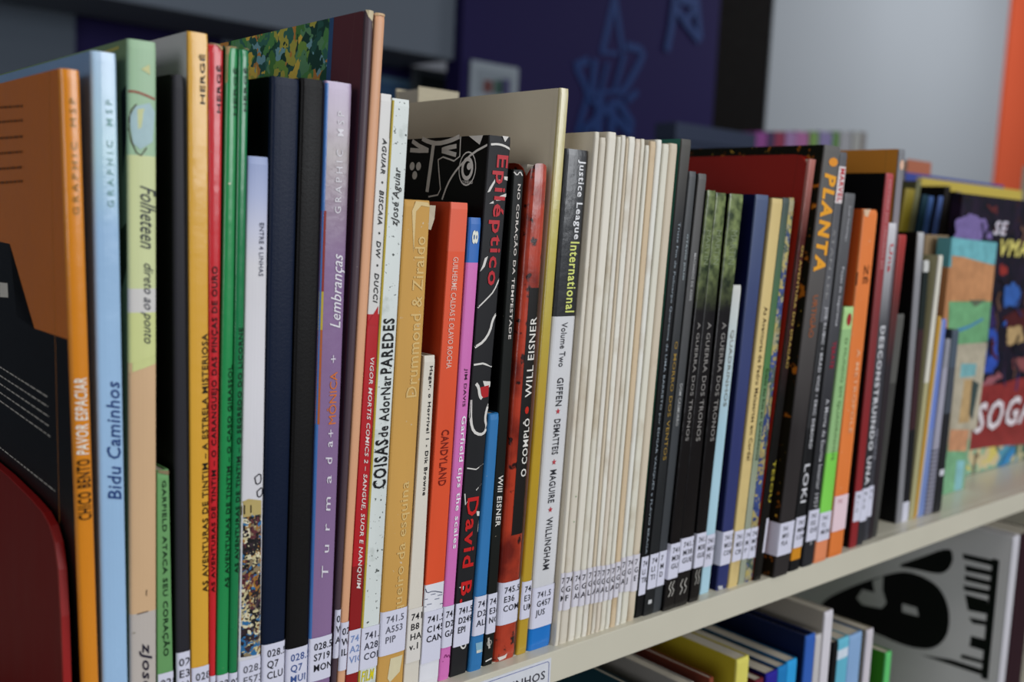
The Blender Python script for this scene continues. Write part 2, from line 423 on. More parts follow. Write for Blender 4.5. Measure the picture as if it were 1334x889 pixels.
BOOKS = [
 {'col': 'D9861F', 'cover': 'C06A1C', 'hard': 1, 'rough': 0.25, 'rc': 0.35, 'bulge': 0.8, 'depth': 0.19, 'text': [('G R A P H I C    M S P', 0.2565, 0.2169, 0.38, 0.7, 'U', '8A6A2C', 0, 0), ('PAVOR ESPACIAR', 0.1596, 0.1317, 0.12, 0.8, 'U', 'E8E4D8', 0.025, 0.1), ('CHICO BENTO', 0.13, 0.1075, 0.1, 0.85, 'U', '2A1A08', 0.03, 0)], 'gloss': 1, 'k': 'chico', 'n': 'glossy orange hardcover comic, leftmost on the shelf, black landscape on its side', 'x': (0.1227, 0.1288, 0.1147, 0.1213), 'Y': 0.0, 'H': 0.2661, 'cv': [('p', [(0.1161, 0.2075), (0.0815, 0.204), (0.0676, 0.2037), (0.0654, 0.1904), (0.0624, 0.1754), (0.04, 0.1729), (0.0007, 0.1731), (0.0, 0.1722), (0.0, 0.1197), (0.0008, 0.0305), (0.1557, 0.0)], '0C0A0A'), ('p', [(0.0842, 0.1872), (0.0732, 0.1877), (0.073, 0.1819), (0.0851, 0.1811)], 'C8C4BC'), ('s', [(0.0114, 0.2661), (0.0217, 0.0377)], 0.35, 'C07A38'), ('dash', [(0.0839, 0.2573), (0.043, 0.2559)], 1.0, '6A3A14'), ('dash', [(0.0848, 0.2516), (0.0437, 0.2507)], 1.0, '6A3A14'), ('dash', [(0.0859, 0.2452), (0.0446, 0.2448)], 1.0, '6A3A14'), ('dash', [(0.0869, 0.2392), (0.0454, 0.2392)], 1.0, '6A3A14'), ('dash', [(0.0879, 0.233), (0.0462, 0.2335)], 1.0, '6A3A14'), ('dash', [(0.0889, 0.2274), (0.0469, 0.2283)], 1.0, '6A3A14'), ('dash', [(0.0898, 0.1513), (0.0273, 0.1485)], 0.5, 'B8B4AE'), ('dash', [(0.0904, 0.1476), (0.0269, 0.1448)], 0.5, 'B8B4AE'), ('dash', [(0.091, 0.144), (0.0264, 0.1411)], 0.5, 'B8B4AE'), ('dash', [(0.0915, 0.1402), (0.0259, 0.1374)], 0.5, 'B8B4AE'), ('dash', [(0.0921, 0.1365), (0.0255, 0.1336)], 0.5, 'B8B4AE'), ('dash', [(0.0954, 0.1156), (0.0224, 0.1133)], 0.5, 'B8B4AE')]},
 {'col': 'A3C4E6', 'cover': '7C9CC0', 'soft': 1, 'hard': 1, 'rough': 0.25, 'rc': 0.25, 'bulge': 0.6, 'depth': 0.19, 'bands': [(1.0, 'B4CFE8'), (0.873, 'AFD2DE'), (0.775, '9DC0E2')], 'text': [('G R A P H I C    M S P', 0.2573, 0.22, 0.5, 0.76, 'U', '7FA8A8', 0.01, 0), ('Bidu Caminhos', 0.1575, 0.1132, 0.3, 0.85, 'U', '1F3F7A', 0.015, 0.25)], 'gloss': 1, 'leftstrip': '8C94C0', 'k': 'bidu', 'n': 'pale blue hardcover comic with dark blue handwriting on the spine, second from left', 'x': (0.1295, 0.1392, 0.1252, 0.1338), 'Y': 0.0, 'H': 0.2735},
 {'col': 'C9CE9A', 'cover': '6F8560', 'hard': 0, 'rough': 0.4, 'rc': 0.2, 'bulge': 0.6, 'depth': 0.2, 'bands': [(1.0, '9FBF9C'), (0.853, 'CCD39C'), (0.682, 'CFCCC8'), (0.651, 'CDD38F'), (0.583, 'D2AE86'), (0.241, 'BDB4AC')], 'text': [('Folheteen', 0.2283, 0.2056, 0.38, 0.95, 'D', '2A3040', 0.0, 0.45), ('direto ao ponto', 0.2003, 0.1707, 0.4, 0.86, 'D', '2A3040', -0.004, 0.45), ('zJosé Aguiar', 0.0556, 0.01, 0.3, 0.8, 'D', '1C1830', 0.012, 0.3)], 'k': 'folheteen', 'n': 'pale green and peach album with handwritten title and leaf drawing, third from left', 'x': (0.1395, 0.1495, 0.1378, 0.148), 'Y': 0.0, 'H': 0.2794, 'sp': [('p', [(0.06, 0.2528), (0.236, 0.2562), (0.733, 0.2579), (0.928, 0.2548), (0.843, 0.2442), (0.396, 0.2411), (0.149, 0.243), (0.058, 0.249)], 'A9C4C8'), ('p', [(0.29, 0.2552), (0.538, 0.2557), (0.426, 0.2488), (0.315, 0.2481)], 'C9CE9A'), ('s', [(0.263, 0.2569), (0.044, 0.2541), (0.005, 0.2456), (0.34, 0.238), (0.619, 0.2419)], 0.45, '4A4030'), ('s', [(0.005, 0.2612), (0.237, 0.2613), (0.567, 0.2605), (0.928, 0.2594)], 0.8, '9A5A48'), ('p', [(0.425, 0.2694), (0.725, 0.2714), (0.752, 0.2677)], 'C8C890'), ('s', [(0.005, 0.1596), (0.942, 0.1659)], 0.5, '3A3A30'), ('p', [(0.005, 0.1636), (0.942, 0.1665), (0.942, 0.163), (0.005, 0.1601)], 'CDD38F'), ('s', [(0.584, 0.0765), (0.584, 0.0741)], 0.3, '3A2A20'), ('s', [(0.23, 0.0676), (0.642, 0.0679)], 0.4, '4A3A30'), ('s', [(0.081, 0.0604), (0.97, 0.0589)], 0.5, '8A8270')], 'cv': [('p', [(0.0068, 0.2613), (0.0002, 0.2635), (0.0011, 0.2448), (0.0057, 0.2313)], '1C2422'), ('p', [(0.0082, 0.2119), (0.0015, 0.2149), (0.0017, 0.1982), (0.0078, 0.1894)], '2A3A20'), ('s', [(0.0363, 0.2761), (0.0088, 0.2771)], 1.2, 'B0A85A')]},
 {'col': '689C60', 'cover': '5C8A55', 'hard': 0, 'rough': 0.5, 'depth': 0.13, 'text': [('GARFIELD ATACA SEU CORAÇÃO', 0.1181, 0.048, 0.3, 0.8, 'D', '12301A', 0.02, 0)], 'lab': (0.0414, 0.0228, ['028.5', 'D249', 'GAR'], '303038'), 'k': 'garfield_green', 'n': 'short green paperback between the peach album and the charcoal hardcover', 'x': (0.1499, 0.1569, 0.1491, 0.1536), 'Y': 0.0, 'H': 0.122, 'sp': [('p', [(0.066, 0.1222), (0.995, 0.1216), (0.995, 0.1198), (0.065, 0.1213)], '8A7A5A')]},
 {'col': '2C2B30', 'cover': '131214', 'roundspine': 0.002, 'hard': 1, 'rough': 0.4, 'rc': 0.4, 'depth': 0.2, 'worn': 0, 'lab': (0.048, 0.0302, ['028.5', 'E38', 'AVE'], '1A1A26'), 'k': 'charcoal', 'n': 'tall plain charcoal grey hardcover beside the yellow album, no title', 'x': (0.1577, 0.1636, 0.1543, 0.1584), 'Y': 0.0, 'H': 0.2694},
 {'col': 'DBA536', 'cover': 'C2C2C0', 'hard': 0, 'rough': 0.3, 'rc': 0.15, 'bulge': 0.4, 'depth': 0.21, 'gloss': 1, 'text': [('HERGÉ', 0.2778, 0.2597, 0.5, 0.82, 'U', '2A2010', 0.02, 0), ('AS AVENTURAS DE TINTIM – A ESTRELA MISTERIOSA', 0.1736, 0.0704, 0.62, 0.95, 'U', '201808', 0.022, 0)], 'lab': (0.0402, 0.0218, ['028.5', 'H56', 'AVE'], '303038'), 'k': 'tintim_yellow', 'n': 'tall yellow album with black capitals and grey plastic-wrapped side', 'x': (0.1639, 0.1711, 0.1597, 0.1674), 'Y': 0.0, 'H': 0.2854},
 {'col': 'C8222A', 'cover': '8A1A1E', 'hard': 0, 'rough': 0.28, 'rc': 0.3, 'bulge': 0.5, 'depth': 0.21, 'gloss': 1, 'worn': 1, 'text': [('HERGÉ', 0.2746, 0.2571, 0.45, 0.85, 'U', '1C1008', 0.02, 0), ('AS AVENTURAS DE TINTIM – O CARANGUEJO DAS PINÇAS DE OURO', 0.1994, 0.0696, 0.2, 0.85, 'U', '1C0C08', 0.022, 0)], 'lab': (0.0349, 0.017, ['028', 'H56', 'AVE'], '303038'), 'k': 'tintim_red', 'n': 'thin red album squeezed between the tall yellow album and the green pair', 'x': (0.1714, 0.1734, 0.1677, 0.1735), 'Y': 0.0, 'H': 0.2821, 'sp': [('p', [(0.052, 0.2823), (0.521, 0.2823), (0.995, 0.2814), (0.896, 0.2802), (0.47, 0.2821), (0.051, 0.282)], 'B89C70')]},
 {'col': '1F8A4A', 'cover': '12502C', 'hard': 0, 'rough': 0.28, 'rc': 0.3, 'bulge': 0.6, 'depth': 0.21, 'gloss': 1, 'worn': 1, 'text': [('HERGÉ', 0.2746, 0.2569, 0.55, 0.9, 'U', '0C2818', 0.02, 0), ('AS AVENTURAS DE TINTIM – O CASO GIRASSOL', 0.1607, 0.0702, 0.55, 0.9, 'U', '0C2818', 0.022, 0)], 'lab': (0.0344, 0.0157, ['028', 'H56', 'AVE'], '303038'), 'k': 'tintim_green', 'n': 'left one of the two tall green albums, its top worn', 'x': (0.1737, 0.1789, 0.1747, 0.1794), 'Y': 0.0, 'H': 0.282, 'sp': [('p', [(0.005, 0.2822), (0.995, 0.2822), (0.995, 0.282), (0.265, 0.2818), (0.143, 0.2789), (0.113, 0.2692), (0.005, 0.2685), (0.005, 0.2815)], 'B8986A')]},
 {'col': '177A46', 'cover': '0E4428', 'hard': 0, 'rough': 0.26, 'rc': 0.4, 'bulge': 0.6, 'depth': 0.21, 'gloss': 1, 'worn': 1, 'text': [('HERGÉ', 0.2752, 0.2588, 0.4, 0.8, 'U', '0C2818', 0.02, 0), ('AS AVENTURAS DE TINTIM – O SEGREDO DO LICORNE', 0.1754, 0.0756, 0.4, 0.85, 'U', '0A2416', 0.022, 0)], 'lab': (0.0338, 0.0143, ['028', 'H56', 'AVE'], '202028'), 'k': 'tintim_green2', 'n': 'right one of the two tall green albums', 'x': (0.1792, 0.1828, 0.1797, 0.1841), 'Y': 0.0, 'H': 0.2821, 'sp': [('p', [(0.005, 0.2823), (0.705, 0.2823), (0.995, 0.2823), (0.995, 0.2819), (0.354, 0.2823), (0.005, 0.2823)], 'C2A47C')]},
 {'col': 'DAD8DC', 'cover': '7C86A0', 'soft': 1, 'hard': 0, 'rough': 0.35, 'rc': 0.15, 'bulge': 0.5, 'depth': 0.15, 'art': 'entre', 'bands': [(1.0, '8E9CC4'), (0.938, 'A9B2D2'), (0.882, 'C8CADC'), (0.826, 'D8D6DA')], 'text': [('ENTRE 4 LINHAS', 0.2166, 0.1956, 0.58, 0.8, 'D', '4A4E60', 0.01, 0)], 'lab': (0.0378, 0.0188, ['028.5', 'F573', 'ENT'], '6A6A74'), 'k': 'entre', 'n': 'shorter white softcover with a crowd cartoon at its spine foot', 'x': (0.1831, 0.1934, 0.1842, 0.193), 'Y': 0.0, 'H': 0.2422, 'sp': [('p', [(0.005, 0.0994), (0.907, 0.1), (0.979, 0.0385), (0.005, 0.0393)], '@crowd'), ('p', [(0.005, 0.1047), (0.296, 0.1057), (0.899, 0.1042), (0.91, 0.0984), (0.415, 0.0985), (0.005, 0.0981)], 'B8A468'), ('s', [(0.005, 0.103), (0.005, 0.0992)], 0.6, '3A3020'), ('s', [(0.126, 0.1034), (0.134, 0.0995)], 0.6, '3A3020'), ('s', [(0.406, 0.103), (0.413, 0.0998)], 0.6, '3A3020'), ('s', [(0.56, 0.1142), (0.842, 0.1158), (0.885, 0.1119), (0.638, 0.1109), (0.56, 0.1142)], 0.5, '2A2A30'), ('s', [(0.678, 0.1083), (0.96, 0.1099), (0.932, 0.106), (0.719, 0.1057), (0.678, 0.1083)], 0.5, '2A2A30')]},
 {'col': '111B30', 'cover': '08090C', 'hard': 1, 'rough': 0.38, 'rc': 0.2, 'bulge': 0.6, 'depth': 0.17, 'worn': 0, 'leather': 1, 'lab': (0.042, 0.0231, ['028.5', 'Q7', 'CLU'], '15151F'), 'k': 'navy', 'n': 'navy leathery hardcover with no title, taped label Q7 CLU', 'x': (0.1939, 0.2043, 0.1937, 0.2061), 'Y': 0.0, 'H': 0.2737},
 {'col': '131212', 'cover': '0D0C0C', 'hard': 1, 'rough': 0.42, 'rc': 0.25, 'bulge': 0.5, 'depth': 0.17, 'leather': 1, 'lab': (0.0372, 0.0179, ['028.5', 'Q7', 'MUN'], '39538F'), 'k': 'black_q7', 'n': 'black leathery hardcover with no title, label Q7 MUN in blue', 'x': (0.2047, 0.2155, 0.2068, 0.2173), 'Y': 0.0, 'H': 0.2747},
 {'col': '8D7096', 'cover': '4C78B0', 'soft': 1, 'hard': 1, 'rough': 0.28, 'rc': 0.15, 'bulge': 0.5, 'depth': 0.17, 'gloss': 1, 'edge': '3F6FB0', 'bands': [(1.0, '9A84A4'), (0.895, '8D8080'), (0.729, '876A92')], 'text': [('G R A P H I C    M S P', 0.2633, 0.2217, 0.45, 0.7, 'U', 'E0DCE2', 0.004, 0), ('Lembranças', 0.2049, 0.1737, 0.42, 0.95, 'U', 'E6E2E8', 0.006, 0.35), ('MÔNICA', 0.1551, 0.1327, 0.42, 0.8, 'U', 'D8741E', -0.003, 0), ('+', 0.1623, 0.159, 0.5, 0.7, 'U', 'D8D0DC', 0, 0), ('T  u  r  m  a', 0.1104, 0.0657, 0.42, 0.7, 'U', 'DDD8E0', 0.004, 0.1), ('d  a', 0.1254, 0.1154, 0.42, 0.7, 'U', 'DDD8E0', 0.004, 0.1), ('+', 0.1304, 0.1271, 0.5, 0.7, 'U', 'D8D0DC', 0, 0)], 'lab': (0.0392, 0.0196, ['028.5', 'S719', 'MON'], '15151F'), 'k': 'lembrancas', 'n': 'lilac hardcover comic with white script lettering and blue side edge', 'x': (0.2158, 0.227, 0.2178, 0.2304), 'Y': 0.0, 'H': 0.275, 'sp': [('p', [(0.005, 0.2224), (0.151, 0.2225), (0.145, 0.1892), (0.005, 0.1892)], '8A2A1E'), ('p', [(0.005, 0.1892), (0.145, 0.1892), (0.146, 0.1732), (0.005, 0.1732)], 'B8A030'), ('p', [(0.005, 0.1732), (0.146, 0.1732), (0.141, 0.1331), (0.005, 0.1333)], 'A8581E')]},
 {'col': '4A3A42', 'cover': '5A2E34', 'hard': 1, 'rough': 0.42, 'rc': 0.45, 'bulge': 0.6, 'depth': 0.24, 'worn': 1, 'puzzle': 1, 'lab': (0.0494, 0.0274, ['02', 'W', 'A'], '15151F'), 'k': 'maroon', 'n': 'very tall maroon cloth-backed album with green jigsaw-patterned sides', 'x': (0.2275, 0.23, 0.236, 0.24), 'Y': 0.0, 'H': 0.3057, 'sp': [('p', [(0.005, 0.3059), (0.948, 0.3057), (0.995, 0.303), (0.891, 0.2979), (0.734, 0.3015), (0.234, 0.3031)], 'CDBE9C')], 'cv': [('p', [(0.0266, 0.3057), (0.0286, 0.2742), (0.0309, 0.2511), (0.165, 0.2506), (0.1701, 0.3057)], '@puzzle'), ('p', [(0.025, 0.3057), (0.0255, 0.274), (0.0292, 0.2743), (0.0285, 0.3057)], '35567E'), ('s', [(0.0082, 0.3057), (0.0116, 0.2731)], 0.3, '6A4A48')]},
 {'col': 'D9A27C', 'cover': 'B07C58', 'hard': 1, 'rough': 0.4, 'rc': 0.3, 'bulge': 0.6, 'depth': 0.24, 'worn': 1, 'lab': (0.0429, 0.0208, ['02', 'W', 'IL'], '15151F'), 'k': 'peach', 'n': 'very tall peach spine album standing against the maroon one', 'x': (0.2303, 0.2344, 0.2406, 0.2456), 'Y': 0.0, 'H': 0.3053, 'sp': [('p', [(0.005, 0.3055), (0.995, 0.3055), (0.995, 0.3045), (0.469, 0.3047), (0.013, 0.3043)], 'D8B48A')]},
 {'col': 'D8D6D2', 'cover': 'B8B2A8', 'hard': 0, 'rough': 0.35, 'rc': 0.1, 'depth': 0.17, 'bands': [(1.0, 'D6D4D0'), (0.656, 'B51F26'), (0.243, '8C1A1C')], 'text': [('AGUIAR  •  BISCAIA  •  DW  •  DUCCI', 0.2545, 0.184, 0.35, 0.75, 'D', '1E1E1E', 0.025, 0.25), ('VIGOR MORTIS COMICS 2 – SANGUE, SUOR E NANQUIM', 0.1602, 0.0565, 0.35, 0.75, 'D', 'E6DCD6', 0.02, 0.25)], 'lab': (0.0381, 0.0179, ['741', 'A28', 'VIG'], '7A90C0'), 'foot': '2A1420', 'k': 'vigor', 'n': 'slim comic, white at the top and red below, next to the peach spine', 'x': (0.2347, 0.241, 0.2447, 0.2503), 'Y': 0.0, 'H': 0.273, 'sp': [('p', [(0.005, 0.1754), (0.854, 0.1826), (0.921, 0.1742), (0.005, 0.1744)], 'B51F26'), ('s', [(0.995, 0.2722), (0.995, 0.2548)], 0.5, 'A89A30')]},
 {'col': 'D6DCD8', 'cover': 'B8BCB0', 'hard': 0, 'rough': 0.4, 'rc': 0.1, 'depth': 0.17, 'speck': 1, 'edge': 'B8A23A', 'text': [('zJosé Aguiar', 0.2427, 0.2173, 0.3, 0.8, 'U', '20201E', 0.01, 0.3), ('PAREDES', 0.1771, 0.1526, 0.2, 0.85, 'U', '1B1B1B', 0.045, 0), ('de AdorNar', 0.1516, 0.1241, 0.3, 0.85, 'U', '1B1B1B', 0.03, 0), ('COISAS', 0.1231, 0.1009, 0.15, 0.9, 'U', '1B1B1B', 0.045, 0), ('FILM', 0.0171, 0.012, 0.15, 0.85, 'H', 'D8CC20', 0.04, 0.2)], 'lab': (0.0376, 0.0181, ['741.5', 'A282', 'COI'], '3A3A48'), 'foot': '1A1A16', 'k': 'coisas', 'n': 'white speckled comic with rough heavy black letters', 'x': (0.2414, 0.2511, 0.2506, 0.2596), 'Y': 0.0, 'H': 0.2718},
 {'col': 'C99A4E', 'cover': '8A4A1E', 'hard': 0, 'rough': 0.65, 'rc': 0.15, 'bulge': 0.4, 'depth': 0.14, 'worn': 2, 'text': [('Drummond & Ziraldo', 0.2133, 0.141, 0.45, 0.85, 'U', 'D9B878', 0.01, 0), ('pipoqueiro da esquina', 0.1023, 0.025, 0.45, 0.85, 'U', 'D9B878', 0.01, 0)], 'lab': (0.0426, 0.0217, ['741.5', 'A553', 'PIP'], '62626E'), 'k': 'ochre', 'n': 'worn ochre book with pale lettering and a torn peeling top corner', 'x': (0.2517, 0.2666, 0.2587, 0.2729), 'Y': 0.0, 'H': 0.2293, 'sp': [('p', [(0.442, 0.0194), (0.907, 0.0194), (0.826, 0.0116), (0.465, 0.0079), (0.369, 0.0101)], 'D8CDA8'), ('p', [(0.272, 0.2243), (0.395, 0.2287), (0.869, 0.2284), (0.969, 0.2264), (0.61, 0.2269), (0.419, 0.2241), (0.423, 0.2058)], 'D8BE86')]},
 {'col': 'D9D2C4', 'cover': 'C0B8A6', 'hard': 0, 'rough': 0.5, 'rc': 0.1, 'depth': 0.12, 'text': [('Hagar, o Horrível 1 - Dik Browne', 0.1546, 0.0941, 0.45, 0.8, 'D', '15151A', 0.035, 0)], 'lab': (0.0406, 0.0145, ['741', 'B8', 'HA', 'v.1'], '15151A'), 'labcol': 'D8D3CC', 'k': 'hagar', 'n': 'low slim cream paperback with black title, right of the worn ochre book', 'x': (0.2669, 0.2756, 0.2725, 0.2785), 'Y': 0.0, 'H': 0.1594},
 {'col': 'E2522B', 'cover': 'B03A1A', 'hard': 0, 'rough': 0.45, 'rc': 0.05, 'depth': 0.17, 'bands': [(1.0, 'E05C3C'), (0.899, 'DE5028'), (0.216, 'DCDCE2')], 'text': [('GUILHERME CALDAS E OLAVO ROCHA', 0.2044, 0.1529, 0.3, 0.6, 'D', 'E6C2B4', 0.006, 0), ('CANDYLAND', 0.124, 0.0973, 0.3, 0.72, 'D', '7A1C10', 0.02, 0)], 'lab': (0.0371, 0.0118, ['741.5', 'C145', 'CAN'], '15151F'), 'k': 'candyland', 'n': 'bright orange comic with a white foot below a wavy drawn edge', 'x': (0.276, 0.2874, 0.2844, 0.2942), 'Y': 0.0, 'H': 0.2293, 'sp': [('s', [(0.005, 0.0485), (0.091, 0.0463), (0.413, 0.0467), (0.92, 0.0447)], 0.35, '202A50'), ('s', [(0.005, 0.0434), (0.153, 0.0433)], 0.3, '3A4468'), ('s', [(0.302, 0.0451), (0.547, 0.045)], 0.3, '3A4468'), ('s', [(0.679, 0.0438), (0.927, 0.0437)], 0.3, '3A4468'), ('s', [(0.132, 0.0406), (0.375, 0.0405)], 0.3, '3A4468'), ('s', [(0.526, 0.0423), (0.772, 0.0422)], 0.3, '3A4468'), ('s', [(0.834, 0.0393), (0.995, 0.0392)], 0.3, '3A4468'), ('s', [(0.005, 0.0398), (0.098, 0.0397)], 0.3, '3A4468')]},
 {'col': 'CF68B4', 'cover': 'A04A90', 'hard': 0, 'rough': 0.4, 'rc': 0.3, 'bulge': 0.4, 'depth': 0.12, 'bands': [(1.0, '2C67B4'), (0.905, 'D070B4')], 'text': [('8', 0.217, 0.2106, 0.25, 0.75, 'D', 'E6E6D8', 0.04, 0), ('JIM DAVIS', 0.1523, 0.134, 0.35, 0.65, 'D', '3A1830', 0.006, 0), ('Garfield tips the scales', 0.1296, 0.0653, 0.3, 0.8, 'D', 'EDE6EE', 0.03, 0)], 'lab': (0.0373, 0.0167, ['741', 'D26', 'GAR'], '15151F'), 'k': 'garfield_pink', 'n': 'slim pink paperback with a blue top', 'x': (0.2877, 0.2943, 0.2954, 0.3028), 'Y': 0.0, 'H': 0.2228, 'sp': [('s', [(0.336, 0.0115), (0.454, 0.0133), (0.623, 0.011), (0.742, 0.0128), (0.911, 0.0105)], 0.5, '8A3070'), ('s', [(0.217, 0.0098), (0.995, 0.0092)], 0.4, '8A3070')]},
 {'col': '242426', 'cover': '050506', 'hard': 0, 'rough': 0.4, 'rc': 0.08, 'depth': 0.165, 'art': 'epi', 'text': [('Epiléptico', 0.2525, 0.1912, 0.22, 0.92, 'D', 'B8222C', 0.035, 0), ('David B.', 0.0889, 0.0368, 0.2, 0.85, 'D', 'C42020', 0.035, 0)], 'lab': (0.0371, 0.0152, ['741.5', 'D249', 'EPI'], '15151F'), 'k': 'epileptico', 'n': 'thick black book with big red letters and white line drawings', 'x': (0.295, 0.3048, 0.3055, 0.3186), 'Y': 0.0, 'H': 0.2612, 'sp': [('s', [(0.065, 0.2569), (0.353, 0.2574), (0.65, 0.2571), (0.995, 0.2557)], 1.0, 'D8D4CE'), ('p', [(0.562, 0.2614), (0.867, 0.2614), (0.71, 0.2587)], 'D8D4CE'), ('p', [(0.062, 0.2347), (0.165, 0.2374), (0.373, 0.2412), (0.385, 0.2397), (0.182, 0.2352)], 'D8D4CE'), ('p', [(0.795, 0.2427), (0.995, 0.2428), (0.995, 0.2409), (0.822, 0.2413)], 'D8D4CE'), ('p', [(0.485, 0.2409), (0.683, 0.2412), (0.666, 0.2401), (0.49, 0.2402)], 'D8D4CE'), ('p', [(0.432, 0.2319), (0.744, 0.2339), (0.995, 0.2349), (0.995, 0.2334), (0.79, 0.2315), (0.515, 0.2311)], 'D8D4CE'), ('p', [(0.186, 0.2296), (0.375, 0.231), (0.399, 0.2298)], 'D8D4CE'), ('p', [(0.005, 0.1977), (0.202, 0.2002), (0.317, 0.2051), (0.171, 0.2041), (0.095, 0.2008)], 'D8D4CE'), ('s', [(0.005, 0.1807), (0.455, 0.1852), (0.758, 0.1885), (0.995, 0.1947)], 0.7, 'D8D4CE'), ('s', [(0.008, 0.162), (0.43, 0.1645), (0.727, 0.1693), (0.813, 0.1749), (0.995, 0.1777)], 1.3, 'D8D4CE'), ('s', [(0.021, 0.1536), (0.479, 0.154), (0.995, 0.1522)], 0.9, 'D8D4CE'), ('s', [(0.204, 0.1445), (0.356, 0.1427), (0.45, 0.1383), (0.574, 0.1369)], 1.6, 'D8D4CE'), ('p', [(0.554, 0.1455), (0.978, 0.1449), (0.995, 0.1425), (0.732, 0.1412)], 'D8D4CE'), ('p', [(0.441, 0.1425), (0.91, 0.1432), (0.919, 0.1376), (0.572, 0.1372)], 'B01C22'), ('s', [(0.005, 0.1368), (0.079, 0.1261), (0.261, 0.1212), (0.648, 0.1192), (0.898, 0.1202), (0.969, 0.1233), (0.838, 0.1266), (0.891, 0.1316), (0.995, 0.134)], 1.4, 'D8D4CE'), ('s', [(0.061, 0.1038), (0.563, 0.1025), (0.995, 0.1045)], 0.6, 'D8D4CE'), ('s', [(0.044, 0.0913), (0.122, 0.0858), (0.287, 0.0883)], 0.6, 'D8D4CE'), ('s', [(0.659, 0.0921), (0.995, 0.0948)], 0.5, 'D8D4CE'), ('p', [(0.79, 0.0816), (0.995, 0.0811), (0.995, 0.0788), (0.845, 0.0792)], 'D8D4CE'), ('p', [(0.947, 0.0722), (0.995, 0.0768), (0.995, 0.0704)], 'D8D4CE'), ('p', [(0.094, 0.0452), (0.39, 0.0452), (0.375, 0.0432)], 'D8D4CE'), ('s', [(0.995, 0.0161), (0.995, 0.0072), (0.995, 0.0025)], 0.8, 'D8D4CE'), ('s', [(0.454, 0.0172), (0.479, 0.0147), (0.649, 0.0131), (0.798, 0.0139), (0.772, 0.0164)], 0.9, 'D8D4CE')], 'cv': [('s', [(0.0529, 0.2612), (0.0474, 0.2594), (0.0396, 0.2582), (0.0297, 0.2594), (0.0227, 0.2612)], 2.2, 'D8D4CE'), ('s', [(0.0431, 0.2583), (0.0445, 0.2457), (0.0458, 0.2346)], 2.6, 'D8D4CE'), ('s', [(0.0613, 0.2602), (0.055, 0.2575), (0.0476, 0.2553)], 2.2, 'D8D4CE'), ('s', [(0.0626, 0.2557), (0.0547, 0.2552), (0.0469, 0.2551)], 2.2, 'D8D4CE'), ('s', [(0.0245, 0.2567), (0.0318, 0.256), (0.0369, 0.2549), (0.0315, 0.2539), (0.0243, 0.2525)], 2.2, 'D8D4CE'), ('d', (0.0599, 0.2475), 2.1, 'D8D4CE'), ('d', (0.0544, 0.2474), 2.1, 'D8D4CE'), ('d', (0.0572, 0.2429), 2.1, 'D8D4CE'), ('s', [(0.0217, 0.2612), (0.0212, 0.2486), (0.0389, 0.2527), (0.0368, 0.2434), (0.0342, 0.2335), (0.0443, 0.2322)], 0.8, 'D8D4CE'), ('s', [(0.033, 0.2309), (0.0297, 0.2381), (0.0254, 0.2433), (0.0199, 0.2479), (0.0111, 0.2534), (0.0012, 0.2566)], 1.1, 'D8D4CE'), ('p', [(0.0156, 0.2612), (0.0049, 0.2612), (0.0069, 0.2569)], 'D8D4CE'), ('r', (0.0149, 0.2458), 8.2, 0.7, 'D8D4CE'), ('r', (0.0149, 0.2458), 5.6, 2.0, 'D8D4CE'), ('d', (0.0136, 0.2469), 1.7, 'D8D4CE'), ('t', 'CONRAD', (0.0186, 0.2386), (0.01, 0.2402), 'D8D4CE')]},
 {'col': '2A72AC', 'cover': '1A4C78', 'hard': 0, 'rough': 0.5, 'rc': 0.3, 'bulge': 0.4, 'depth': 0.11, 'worn': 1, 'lab': (0.0384, 0.0185, ['741.5', 'D249', 'ALI'], '202030'), 'k': 'blue_small', 'n': 'short slim blue paperback in front of the black comic, no title', 'x': (0.3061, 0.3141, 0.3119, 0.3183), 'Y': -0.001, 'H': 0.1291, 'sp': [('p', [(0.285, 0.0146), (0.851, 0.0143), (0.975, 0.0089), (0.411, 0.0092)], '84AFC4'), ('p', [(0.396, 0.0104), (0.892, 0.0106), (0.911, 0.009), (0.411, 0.0092)], 'D8D4C4')]},
 {'col': '1C1E1C', 'cover': '0C0C0C', 'hard': 0, 'rough': 0.35, 'rc': 0.2, 'depth': 0.16, 'worn': 1, 'text': [('NO CORAÇÃO DA TEMPESTADE', 0.2397, 0.165, 0.35, 0.75, 'D', 'D8D0C8', 0.025, 0), ('Will EISNER', 0.0973, 0.0717, 0.3, 0.8, 'D', 'E0DCD4', 0.025, 0.1)], 'lab': (0.0375, 0.0169, ['741', 'E36', 'NOC'], '15151F'), 'k': 'tempestade', 'n': 'slim black comic with cream capitals, right of the red-lettered black book', 'x': (0.3158, 0.322, 0.3213, 0.3279), 'Y': 0.0, 'H': 0.2466, 'sp': [('r', (0.458, 0.0118), 3.2, 0.35, 'B8B4AC'), ('s', [(0.341, 0.0147), (0.494, 0.0089)], 1.2, 'B8B4AC'), ('s', [(0.173, 0.0026), (0.808, 0.0032)], 0.7, 'D8D4CE'), ('s', [(0.005, 0.2453), (0.286, 0.2436), (0.556, 0.2459), (0.808, 0.2438)], 0.6, 'D8D4CE')]},
